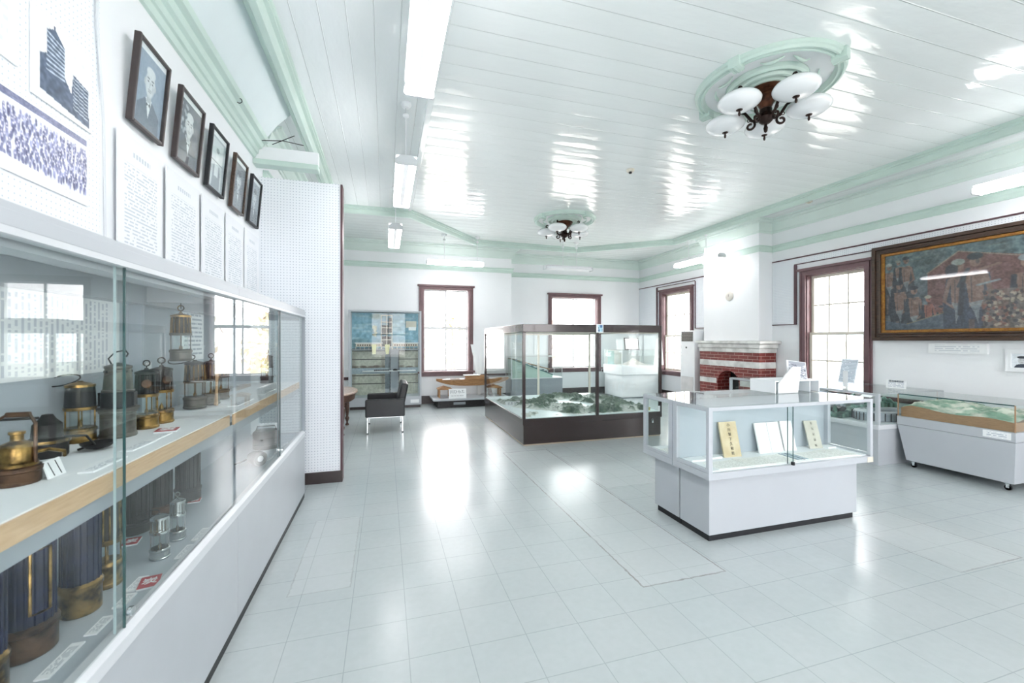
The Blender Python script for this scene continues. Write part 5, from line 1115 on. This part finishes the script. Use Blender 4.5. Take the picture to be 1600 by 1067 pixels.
# the painting
def painting():
    y1, y0, z0, z1 = 4.165, 1.75, 1.39, 2.67; x = XR - .03
    t = thing('large_painting', 'very large dark painting of mine workers in a brown and gold frame', 'painting', (x, (y0 + y1) / 2, z0))
    b = MB()
    for k, (w0, w1, d) in enumerate(((0, .045, .075), (.045, .085, .055), (.085, .105, .065))):
        ya, yb, za, zb = y0 + w0, y1 - w0, z0 + w0, z1 - w0; w = w1 - w0
        b.box(x - d, x, ya, ya + w, za, zb); b.box(x - d, x, yb - w, yb, za, zb); b.box(x - d, x, ya, yb, za, za + w); b.box(x - d, x, ya, yb, zb - w, zb)
    b.build('outer_frame', frame_wood_m, t, .006)
    b = MB(); w0, w = .105, .038; ya, yb, za, zb = y0 + w0, y1 - w0, z0 + w0, z1 - w0
    b.box(x - .05, x, ya, ya + w, za, zb); b.box(x - .05, x, yb - w, yb, za, zb); b.box(x - .05, x, ya, yb, za, za + w); b.box(x - .05, x, ya, yb, zb - w, zb); b.build('gold_liner', gold_m, t, .006)
    cv = Cv(330, 160, (.36, .41, .43)); cv.a[:] = (.35, .40, .42)
    cv.rect(0, 0, 1, .35, (.33, .42, .43), .6); cv.noise(.08, 14, (.7, 1, 1.1)); cv.noise(.06, 5)
    for i in range(40): cv.ell(random.random(), random.random() * .25, .05, .012, random.choice([(.45, .56, .55), (.25, .32, .33), (.5, .5, .45)]), .4, soft=.8)
    cv.poly([(.22, 1), (.22, .30), (.36, .08), (.62, .22), (.80, .60), (.80, 1)], (.41, .29, .28)); cv.noise(.04, 3)
    cv.line(.22, .30, .36, .08, .006, (.55, .50, .45)); cv.line(.36, .08, .66, .26, .006, (.55, .50, .45))
    cv.poly([(.29, 1), (.29, .62), (.31, .45), (.345, .38), (.39, .40), (.42, .52), (.42, 1)], (.27, .28, .33))
    cv.poly([(0, 1), (0, .86), (.12, .90), (.35, .74), (.42, .80), (.42, 1)], (.34, .40, .45)); cv.line(.12, .90, .35, .74, .005, (.48, .47, .38)); cv.line(0, .86, .12, .90, .005, (.42, .44, .38))
    skin, dark, pale = (.52, .42, .37), (.17, .20, .24), (.52, .56, .58)
    def fig(x, y, s, hat=dark, body=dark, arm=1, lower=dark, chest=skin):
        q = lambda *p: [(x + a * s * arm, y + b_ * s) for a, b_ in p]
        cv.poly(q((-.038, .10), (.040, .10), (.050, .42), (.042, .80), (-.040, .80), (-.048, .42)), lower, .92)
        cv.poly(q((-.018, .46), (-.002, .46), (-.004, .78), (-.016, .78)), chest, .5); cv.poly(q((-.030, .09), (.026, .08), (.022, .34), (-.016, .36)), chest, .92)
        cv.ell(x - .026 * s * arm, y + .13 * s, .012 * s, .05 * s, chest, .9); cv.line(x + .028 * s * arm, y + .11 * s, x + .046 * s * arm, y + .30 * s, .009 * s, chest, .9); cv.line(x + .046 * s * arm, y + .30 * s, x + .015 * s * arm, y + .36 * s, .007 * s, chest, .9)
        cv.poly(q((-.020, .33), (.022, .31), (.012, .38), (.008, .50), (-.004, .40)), pale, .8)
        cv.line(x - .034 * s * arm, y + .10 * s, x - .044 * s * arm, y + .42 * s, .010 * s, body); cv.line(x - .012 * s, y + .12 * s, x - .010 * s, y + .32 * s, .0025 * s, dark, .5)
        cv.ell(x, y, .018 * s, .050 * s, chest); cv.ell(x + .006 * s * arm, y + .005 * s, .006 * s, .02 * s, dark, .5); cv.ell(x - .002, y - .038 * s, .024 * s, .030 * s, hat); cv.ell(x, y + .1 * s, .012 * s, .02 * s, dark, .3)
    fig(.025, .16, .8, (.6, .62, .6)); fig(.075, .12, .6, (.5, .5, .48)); fig(.115, .10, .85, dark, lower=(.25, .27, .3)); fig(.08, .42, 1.0); fig(.155, .50, 1.0, body=(.2, .24, .28)); fig(.225, .62, .75, (.62, .62, .56), chest=(.58, .38, .33)); fig(.285, .74, .5, dark, chest=(.5, .36, .32))
    cv.poly([(0, .87), (.12, .92), (.35, .76), (.42, .82), (.42, 1), (0, 1)], (.31, .37, .42), .93); cv.line(.12, .92, .35, .76, .005, (.50, .48, .38)); cv.noise(.05, 4)
    fig(.36, .26, 1.35, (.55, .58, .56), lower=(.22, .26, .32), arm=-1); fig(.43, .22, 1.45, dark, lower=(.24, .28, .34)); cv.ell(.33, .30, .03, .08, dark, .9); cv.line(.40, .3, .36, .5, .012, dark); cv.line(.45, .32, .52, .28, .014, skin); cv.line(.44, .50, .52, .46, .012, pale)
    for q in ((.62, .3, 1.3), (.72, .34, 1.2), (.80, .28, 1.3), (.88, .42, 1.1), (.95, .30, 1.2)): fig(*q, random.choice([dark, pale]))
    cv.rect(.46, .56, .62, 1, (.45, .42, .38), .7)
    for i in range(160): cv.ell(.46 + .17 * random.random(), .58 + .4 * random.random(), .008, .018, random.choice([(.66, .62, .56), (.22, .22, .25), (.52, .36, .32)]), .8)
    cv.noise(.07, 2); cv.noise(.05, 6); cv.a *= .82
    picture('canvas', cv, paint_m, t, (x - .030, y1 - .14, z1 - .14), (0, -(y1 - y0 - .28), 0), (0, 0, -(z1 - z0 - .28)))
    b = MB(); b.box(x - .028, x - .0, y0 + .12, y1 - .12, z0 + .12, z1 - .12); b.build('backing', skirt_m, t)
painting()
def wall_card(name, label, cat, y0, y1, z0, z1, m, th=.006):
    t = thing(name, label, cat, (XR, (y0 + y1) / 2, z0)); box('sheet', m, t, XR - th - .001, XR - .001, y0, y1, z0, z1); return t
wall_card('painting_caption', 'white caption plate directly below the large painting', 'caption', 3.02, 3.56, 1.235, 1.355, text_mat('painting_caption_print', 1, 2, 5, ink=(.80, .82, .85), dens=.85, margin=.12, ncol=26), .035)
t = thing('small_photo_frame', 'white-framed small portrait photo at the right edge below the painting', 'picture frame', (XR - .01, 2.75, 1.05))
b = MB(); ya, yb, za, zb, w = 2.60, 2.885, 1.05, 1.30, .05; b.box(XR - .022, XR - .001, ya, ya + w, za, zb); b.box(XR - .022, XR - .001, yb - w, yb, za, zb); b.box(XR - .022, XR - .001, ya, yb, za, za + w); b.box(XR - .022, XR - .001, ya, yb, zb - w, zb); b.build('frame', white_m, t, .003)
cv = Cv(46, 40, (.90, .92, .94)); cv.ell(.42, .50, .17, .26, (.80, .81, .82)); cv.ell(.42, .26, .20, .10, (.18, .2, .23)); cv.line(.34, .44, .39, .44, .02, (.3, .32, .35)); cv.line(.45, .44, .50, .44, .02, (.3, .32, .35)); cv.poly([(.1, 1), (.2, .78), (.4, .72), (.6, .72), (.85, .8), (.95, 1)], (.25, .28, .33)); cv.line(.38, .62, .47, .62, .02, (.5, .5, .52)); cv.noise(.05, 3)
picture('photograph', cv, print_m, t, (XR - .012, yb - w, zb - w), (0, -(yb - ya - 2 * w), 0), (0, 0, -(zb - za - 2 * w)))

# ------------------------------------------------------------------ CENTRE: back-to-back document cases
def doc_case(name, label, x0, x1, yf, yb, flip, back=True):
    """front glass at yf, solid back at yb"""
    s = 1 if yb > yf else -1
    t = thing(name, label, 'display case', ((x0 + x1) / 2, (yf + yb) / 2, 0), 'back-to-back document cases')
    Y = lambda d: yf + s * d; D = abs(yb - yf) - .002
    box('toe_kick', black_m, t, x0 + .08, x1 - .09, Y(.09), Y(D), 0, .048); box('base', grey_m, t, x0 + .065, x1 - .075, Y(.07), Y(D - .003), .048, .455, .003)
    b = MB(); b.box(x0, x1, Y(0), Y(D), .455, .50); b.build('tray', grey_m, t, .002); b = MB(); b.box(x0 + .03, x1 - .03, Y(.03), Y(D - .01), .50, .508); b.build('display_floor', paper_m, t)
    b = MB(); w = .032
    for x in (x0, x1 - w): b.box(x, x + w, Y(0), Y(.028), .50, .945); b.box(x, x + w, Y(D - .045), Y(D), .50, .945); b.box(x, x + .03, Y(0), Y(D), .915, .945); b.box(x, x + .03, Y(0), Y(D), .50, .525)
    b.box(x0, x1, Y(0), Y(.028), .918, .945); b.box(x0, x1, Y(D - .02), Y(D), .925, .945); b.build('metal_frame', grey_m, t, .002)
    if back:
        b = MB(); b.box(x0 + .03, x1 - .03, Y(D - .012), Y(D - .004), .508, .93); b.build('back_panel', back_m, t)
    xm = x0 + (x1 - x0) * .47
    for a, c, d in ((x0 + .03, xm + .02, .008), (xm - .02, x1 - .03, .018)):
        g = box('sliding_glass', glass_m, t, a, c, Y(d), Y(d + .005), .505, .922); e = c if d < .01 else a; box('polished_edge', gedge_m, g, e - .001, e + .0015, Y(d - .0003), Y(d + .0053), .505, .922)
    b = MB(); b.box(x0 + .012, x0 + .017, Y(.028), Y(D - .045), .525, .915); b.build('end_glass', glass_m, t); b = MB(); b.box(x1 - .017, x1 - .012, Y(.028), Y(D - .045), .525, .915); b.build('end_glass', glass_m, t)
    b = MB(); b.box(x0, x1, Y(0), Y(D), .945, .951); b.build('glass_top', glass_m, t)
    lk = box('lock', black_m, t, xm - .008, xm + .006, Y(-.018), Y(.006), .500, .525, .003); return t
doc_case('document_case', 'grey glass document case nearest the camera, holding old books', 2.075, 3.625, 2.32, 2.695, 1)
t = doc_case('document_case', 'grey glass document case standing back to back behind the one with books', 2.075, 3.625, 3.07, 2.697, -1)
box('yellowed_tape', cream_m, [o for o in bpy.data.objects if o.get('label', '').startswith('grey glass document case nearest')][0], 3.56, 3.62, 2.318, 2.3199, .455, .495)
old_m = pm('old_yellow_paper', (.84, .79, .67), .7, var=.06, scale=9, col2=(.78, .71, .57)); old2_m = pm('old_grey_paper', (.80, .79, .74), .7, var=.05, scale=9); book_m = pm('white_page', (.95, .95, .945), .7, var=.01)
def lean_book(name, label, x0, w, h, y, m, th=.012, lean=.30, twist=0, spine=False, letters=None, lm=None):
    t = thing(name, label, 'book', (x0 + w / 2, y, .508), 'old books leaning in the document case')
    A = Matrix.Translation((x0 + w / 2, y, .508)) @ Matrix.Rotation(twist, 4, 'Z') @ Matrix.Rotation(-lean, 4, 'X')
    b = MB(); b.box(-w / 2, w / 2, 0, th, 0, h); b.xf(A); b.build('cover', m, t, .001)
    b = MB(); b.box(-w / 2 + .002, w / 2 - .001, .0015, th - .0015, .001, h + .0008); b.xf(A); b.build('pages', book_m, t)
    if spine:
        b = MB(); b.box(-.0012, .0012, -.001, 0, 0, h); b.xf(A); b.build('fold', dgrey_m, t)
    if letters:
        n = len(letters)
        for i, ch in enumerate(letters):
            text_mesh('lettering', ch, h * .105, lm, t, A @ Vector((w * .02, -.0012, h * (.90 - i * .80 / (n - 1)))), A.to_3x3() @ Vector((1, 0, 0)), A.to_3x3() @ Vector((0, 0, 1)), .0004)
    return t
bi = pm('brush_ink', (.16, .15, .15), .6); gi = pm('grey_ink', (.50, .49, .46), .6)
lean_book('old_book', 'yellowed booklet with bold brush characters on its cover, leftmost in the case', 2.46, .155, .265, 2.585, old_m, .014, .25, -.05, letters='小川製下久和館', lm=bi)
lean_book('open_book', 'open white book with a centre fold leaning beside the lock side of the case', 2.815, .24, .235, 2.60, book_m, .014, .25, 0, spine=True)
lean_book('white_book', 'single white book leaning right of the open white book', 3.075, .11, .235, 2.60, book_m, .02, .25, -.1)
lean_book('grey_booklet', 'narrow greyish booklet with faint characters, rightmost in the case', 3.335, .125, .225, 2.595, old2_m, .01, .28, -.1, letters='炭坑記録帳', lm=gi)
def flat_doc(label, x0, x1, y0, y1, m=None, rot=0, z=.508, th=.004, name='document_sheet', stripes=False):
    b = MB(); w, d = x1 - x0, y1 - y0; t = thing(name, label, 'document', ((x0 + x1) / 2, (y0 + y1) / 2, z), 'documents lying in the document cases')
    A = Matrix.Translation(((x0 + x1) / 2, (y0 + y1) / 2, z)) @ Matrix.Rotation(rot, 4, 'Z')
    b.box(-w / 2, w / 2, -d / 2, d / 2, 0, th); b.xf(A); b.build('sheet', m or doc_m, t)
    if stripes:
        for i, (c, q) in enumerate((((.35, .48, .58), -.3), ((.55, .68, .76), -.1), ((.30, .42, .52), .08), ((.6, .72, .8), .28))):
            b = MB(); b.box(w * q - w * .06, w * q + w * .06, -d / 2, d / 2, th, th + .0006); b.xf(A); b.build('blue_band', MATS.get('band_%d' % i) or pm('band_%d' % i, c, .6), t)
doc_m = text_mat('document_print', 0, 1, 22, vertical=True, ink=(.80, .80, .78), paper=(.95, .95, .935), dens=.5, margin=.06, ncol=24)
for a in (('long flat document at the left of the case floor', 2.20, 2.46, 2.36, 2.52), ('flat document in front of the yellowed booklet', 2.47, 2.72, 2.36, 2.53), ('flat document left of the blue banded sheet', 2.73, 2.90, 2.36, 2.54), ('flat document right of the lock', 3.06, 3.28, 2.36, 2.53), ('flat document at the right end of the case floor', 3.29, 3.52, 2.36, 2.54)): flat_doc(*a, rot=-.03)
flat_doc('sheet with dark blue bands lying near the lock', 2.91, 3.05, 2.37, 2.55, stripes=True, rot=-.05)
flat_doc('small white caption block at the left corner of the case floor', 2.14, 2.26, 2.56, 2.64, m=paper_m, th=.012, name='caption_block')
flat_doc('small white caption block beside the yellowed booklet', 2.31, 2.43, 2.58, 2.65, m=paper_m, th=.012, name='caption_block')
flat_doc('small white caption block right of the greyish booklet', 3.48, 3.57, 2.56, 2.63, m=paper_m, th=.012, name='caption_block')
flat_doc('white document in the rear case seen through its end glass', 2.15, 2.40, 2.78, 2.95, rot=.05)
# white stand on top
t = thing('photo_stand', 'white stand with a sloping board, side panel and low open box on the rear case', 'stand', (3.38, 2.86, .951)); z = .951
b = MB(); b.box(3.13, 3.63, 2.745, 3.0, 1.045, 1.056); b.box(3.13, 3.142, 2.745, 3.0, z, 1.045); b.box(3.618, 3.63, 2.745, 3.0, z, 1.045); b.box(3.13, 3.63, 2.99, 3.0, z, 1.045); b.box(3.515, 3.525, 2.745, 2.99, z, 1.045); b.box(3.335, 3.345, 2.745, 2.99, z, 1.045); b.build('open_box', white_m, t, .002)
b = MB(); b.prism([(3.15, z), (3.365, z), (3.40, 1.17), (3.30, 1.17), (3.15, 1.03)], 2.730, 2.742, 1); b.build('side_panel', white_m, t, .002)
cv = Cv(44, 60, (.60, .62, .66)); cv.a[:] = (.62, .64, .68)
for i in range(70):
    x, y = random.random(), .15 + .85 * random.random(); a = random.random() * 3; cv.line(x, y, x + .16 * math.cos(a), y + .1 * math.sin(a), .02, random.choice([(.92, .93, .95), (.25, .27, .33), (.95, .95, .96)]))
A = Matrix.Translation((3.44, 2.80, 1.058)) @ Matrix.Rotation(.35, 4, 'Y') @ Matrix.Rotation(-.2, 4, 'X')
A = Matrix.Translation((3.445, 2.80, 1.062)) @ Matrix.Rotation(.12, 4, 'Y') @ Matrix.Rotation(-.2, 4, 'X')
b = MB(); b.box(-.11, .115, 0, .006, 0, .155); b.xf(A); b.build('sloping_board', white_m, t, .001)
picture('snow_scene_photo', cv, print_m, t, A @ Vector((-.09, -.0015, .150)), A.to_3x3() @ Vector((.195, 0, 0)), A.to_3x3() @ Vector((0, 0, -.145)))

# ------------------------------------------------------------------ RIGHT BACK: town model table and relief cart
t = thing('town_model_case', 'large grey glass-topped table case holding a dark green mining town model', 'display case', (5.8, 4.36, 0))
X0, X1, Y0, Y1 = 5.25, 6.34, 3.31, 5.42
b = MB(); b.box(X0, X1, Y0, Y1, 0, .40); b.build('base', grey_m, t, .003)
b = MB(); b.box(X0 - .015, X1 + .01, Y0 - .012, Y1 + .01, .40, .45); b.build('tray', lgrey_m, t, .003)
b = MB(); w = .035
for x in (X0 - .01, X1 - w):
    for y in (Y0 - .008, Y1 - w): b.box(x, x + w, y, y + w, .45, .80)
b.box(X0 - .01, X0 + .022, Y0, Y1, .775, .80); b.box(X1 - .03, X1, Y0, Y1, .785, .80); b.box(X0, X1, Y1 - w, Y1, .775, .80); b.box(X0, X1, Y0 - .008, Y0 + .006, .792, .80); b.build('metal_frame', grey_m, t, .002)
b = MB(); b.box(X0, X0 + .005, Y0 + .03, Y1 - w, .45, .775); b.box(X0 + .03, X1 - w, Y0, Y0 + .005, .45, .79); b.box(X1 - .005, X1, Y0 + .03, Y1 - w, .45, .79); b.box(X0 + .03, X1 - w, Y1 - .01, Y1 - .005, .45, .775); b.build('glass', glass_m, t)
b = MB(); b.box(X0, X1, Y0, Y1, .80, .806); b.build('glass_top', glass_m, t)
t = thing('mining_town_model', 'dark green and grey model of a mining town under glass', 'model', (5.8, 4.36, .45))
height_grid('terrain', X0 + .05, X1 - .05, 3.75, Y1 - .05, 70, 90, lambda x, y, u, v: (.455 + .15 * u * (1 + .6 * fbm(x * 3, y * 3)) + .035 * abs(fbm(x * 14, y * 14)) + .02, tuple(np.clip(np.array((.28, .42, .38)) + .5 * fbm(x * 12, y * 12), 0.1, .75))), relief_m, t, .451)
rr = random.Random(5)
def hgt(x, y): return .478 + .13 * (x - X0) / 1.09
for k in range(60):
    x, y = X0 + .12 + .8 * rr.random(), 3.9 + 1.35 * rr.random(); w, d, h = .03 + .04 * rr.random(), .04 + .06 * rr.random(), .03 + .06 * rr.random(); z0 = .452
    b = MB(); zt = hgt(x, y) + h; b.box(x - w, x + w, y - d, y + d, z0, zt); b.prism([(x - w - .005, zt), (x + w + .005, zt), (x, zt + .025)], y - d - .005, y + d + .005, 1); b.build('model_building', (dgrey_m, alu_m, iron_m)[k % 3], t)
for k in range(39):
    x, y = X0 + .08 + .9 * rr.random(), 3.8 + 1.5 * rr.random(); z0 = hgt(x, y); b = MB(); b.lathe([(.005, z0 - .02), (.005, z0 + .02), (.03, z0 + .02), (.02, z0 + .06), (0, z0 + .10)], (x, y, 0), 8); b.build('model_tree', MATS.get('model_green') or pm('model_green', (.25, .42, .36), .8, var=.3), t, smooth=1)
b = MB(); b.lathe([(.40, .452), (.40, .53), (.38, .55), (.20, .55), (.18, .53), (.18, .452)], (5.80, 3.60, 0), 40, sx=1.0, sy=.58); b.build('turntable_ring', dgrey_m, t, smooth=.5)
b = MB()
for k in range(36):
    a = 2 * PI * k / 36; b.cyl((5.80 + .405 * math.cos(a), 3.60 + .235 * math.sin(a), .455), (5.80 + .405 * math.cos(a), 3.60 + .235 * math.sin(a), .545), .005, seg=6)
b.build('ring_piers', iron_m, t)
tt = text_mat('stand_text', 1, 2, 17, ink=(.66, .70, .76), dens=.9, margin=.06, ncol=16)
t = thing('text_board', 'printed text board propped upright on the town model case before the window', 'text board', (5.6, 3.93, .806)); A = Matrix.Translation((5.62, 3.92, .806)) @ Matrix.Rotation(.25, 4, 'Y')
b = MB(); b.box(-.003, .003, -.10, .10, .05, .36); b.xf(A); b.build('sheet', text_mat('stand_text2', 1, 2, 17, ink=(.60, .65, .72), paper=(.90, .93, .96), dens=.9, margin=.05, ncol=16), t)
b = MB(); b.box(-.002, .05, -.07, .07, 0, .006); b.box(.0, .006, -.03, .03, 0, .20); b.build('prop', glass_m, t) if False else (b.xf(Matrix.Translation((5.62, 3.92, .806))), b.build('prop', white_m, t))
t = thing('title_card', 'white card with a bold black title standing on the town model case', 'sign', (6.0, 3.58, .806)); b = MB(); b.box(-.003, .003, -.105, .105, 0, .105); A = Matrix.Translation((5.98, 3.58, .806)) @ Matrix.Rotation(.1, 4, 'Y'); b.xf(A); b.build('card', text_mat('title_card_print', 1, 2, 7, ink=(.72, .75, .8), dens=.8, margin=.1, title=2, ncol=16), t)
text_mesh('lettering', '竪坑櫓模型展', .026, ink_m, t, A @ Vector((-.0045, 0, .085)), (0, -1, 0), (0, 0, 1), .0004)
b = MB(); b.box(.003, .03, -.03, .03, 0, .004); b.xf(A); b.build('foot', white_m, t)

t = thing('relief_cart', 'grey tapered cart on casters with a glass-covered landscape relief', 'display cart', (5.83, 2.82, 0)); KX0, KX1, KY0, KY1 = 5.51, 6.18, 2.355, 3.285
b = MB()
vs = [(KX0 + .0, KY0 + .01, .075), (KX1, KY0 + .01, .075), (KX1, KY1 - .085, .075), (KX0 + .0, KY1 - .085, .075), (KX0, KY0, .455), (KX1, KY0, .455), (KX1, KY1, .455), (KX0, KY1, .455)]
v = [b.bm.verts.new(p) for p in vs]
for f in ((3, 2, 1, 0), (4, 5, 6, 7), (0, 1, 5, 4), (1, 2, 6, 5), (2, 3, 7, 6), (3, 0, 4, 7)): b.bm.faces.new([v[i] for i in f])
b.build('body', grey_m, t, .003); b = MB(); b.box(KX0 - .002, KX1 + .002, KY0 - .002, KY1 + .002, .458, .55); b.build('upper_band', grey_m, t, .003)
b = MB(); b.box(KX0 + .004, KX0 + .009, KY0 + .01, KY1 - .01, .55, .795); b.box(KX1 - .009, KX1 - .004, KY0 + .01, KY1 - .01, .55, .795); b.box(KX0 + .009, KX1 - .009, KY0 + .004, KY0 + .009, .55, .795); b.box(KX0 + .009, KX1 - .009, KY1 - .009, KY1 - .004, .55, .795); b.box(KX0 + .004, KX1 - .004, KY0 + .004, KY1 - .004, .795, .80); b.build('glass_cover', glass_m, t)
for x in (KX0 + .006, KX1 - .006):
    for y in (KY0 + .006, KY1 - .006): box('corner_strip', cork_m, t, x - .004, x + .004, y - .004, y + .004, .55, .796)
b = MB(); b.box(KX0 + .002, KX0 + .006, KY0 + .01, KY1 - .01, .790, .801); b.build('cover_edge', gedge_m, t)
b = MB(); b.box(KX0 - .006, KX0 - .002, KY0 + .03, KY0 + .22, .475, .54); pl = b.build('name_plate', text_mat('name_plate_print', 1, 2, 4, ink=(.7, .73, .78), dens=.8, margin=.14, ncol=16), t)
for x, y in ((KX0 + .05, KY0 + .07), (KX0 + .05, KY1 - .13), (KX1 - .05, KY0 + .07), (KX1 - .05, KY1 - .13)):
    b = MB(); b.box(x - .018, x + .018, y - .018, y + .018, .062, .075); b.box(x - .016, x - .012, y - .012, y + .012, .022, .065); b.box(x + .012, x + .016, y - .012, y + .012, .022, .065); cs = b.build('caster', chrome_m, t)
    b = MB(); b.lathe([(.024, -.010), (.026, -.008), (.026, .008), (.024, .010), (0, .010)], (x, y, .026), 20, 0); b.lathe([(0, -.010), (.024, -.010)], (x, y, .026), 20, 0); b.build('wheel', black_m, cs, smooth=.6)
t = thing('landscape_relief', 'green and cream landscape relief with cut brown sides under the cart glass', 'relief map', (5.83, 2.82, .55))
def edge_h(v): return .635 + .035 * min(1, v * 1.05) + .012 * math.sin(v * 9) + (-.0 if v < .9 else -(v - .9) * .25)
def land2(x, y, u, v):
    n = fbm(x * 6, y * 6, 2.2); z = edge_h(v) + .065 * math.sin(min(1, u * 1.6) * PI / 2) * (.55 + .7 * abs(n)) * (1 if u > .0 else 0) + .012 * fbm(x * 20, y * 20)
    k = min(1, max(0, .5 + 1.9 * fbm(x * 5 + 2, y * 5, 4)));
    c = np.array((.50, .62, .54)) * k + np.array((.86, .86, .81)) * (1 - k)
    return (z if u > 0.001 else edge_h(v)), tuple(np.clip(c + .1 * n, 0, 1))
height_grid('terrain', KX0 + .018, KX1 - .02, KY0 + .018, KY1 - .03, 60, 90, land2, relief_m, t)
b = MB(); n = 40; poly = [(KY0 + .018, .551)] + [(KY0 + .018 + (KY1 - KY0 - .048) * i / n, edge_h(i / n) - .001) for i in range(n + 1)] + [(KY1 - .03, .551)]
b.prism(poly, KX0 + .014, KX1 - .016, 0); b.build('cut_sides', cork_m, t)
b = MB(); poly = [(KX0 + .012, .551), (KX0 + .012, edge_h(0)), (KX1 - .016, edge_h(0) + .05), (KX1 - .016, .551)]

# ------------------------------------------------------------------ OUTSIDE
b = MB(); b.box(-60, 60, -60, 60, -1.3, -1.2); struct(b, 'ground', pm('pale_gravel', (.80, .80, .77), .9, var=.05))
leaf_m = pm('pale_autumn_leaves', (.80, .82, .68), .9, var=.3, scale=2, col2=(.78, .68, .60)); bark_m = pm('bark', (.62, .58, .55), .9)
def tree(label, x, y, h, seed):
    r = random.Random(seed); t = thing('garden_tree', label, 'tree', (x, y, -1.2), 'trees outside the far windows')
    b = MB(); b.tube([(x, y, -1.2), (x + .1, y, h * .3), (x, y, h * .75)], [.12, .09, .04], 8); b.build('trunk', bark_m, t)
    b = MB()
    for i in range(420):
        a, q = r.random() * 2 * PI, r.random() ** .5; zz = r.random(); rad = h * .34 * math.sin(PI * (.15 + .8 * zz)) * q
        c = Vector((x + rad * math.cos(a), y + rad * math.sin(a), h * .25 + h * .75 * zz - .8)); s = .10 + .10 * r.random()
        d1 = Vector((r.gauss(0, 1), r.gauss(0, 1), r.gauss(0, 1))).normalized() * s; d2 = d1.orthogonal().normalized() * s * .6
        b.poly([c - d1, c - d2, c + d1, c + d2])
    b.build('foliage', leaf_m, t)
for i, (x, y, h, lab) in enumerate(((1.0, 15.5, 3.8, 'autumn tree outside the left far window'), (2.6, 17.5, 3.2, 'small tree farther out between the far windows'), (4.9, 15.5, 4.0, 'leafy tree outside the second far window'), (6.8, 18, 3.6, 'tree outside the far wall to the right'))): tree(lab, x, y, h, i)
t = thing('neighbour_house', 'pale house with a grey roof outside the right-hand window', 'building', (17, 10, -1.2))
b = MB(); b.box(15, 20, 4.0, 14.5, -1.2, 1.35); b.build('walls', pm('pale_render', (.86, .84, .82), .9), t)
b = MB(); b.prism([(14.5, 1.35), (20.5, 1.35), (17.5, 2.7)], 3.6, 14.9, 1); b.build('roof', pm('grey_roof', (.55, .60, .66), .8), t)
b = MB()
for y in (5.0, 7.0, 9.0, 11.0, 13.0): b.box(14.96, 15, y, y + 1.1, .0, 1.0)
b.build('windows', dgrey_m, t)
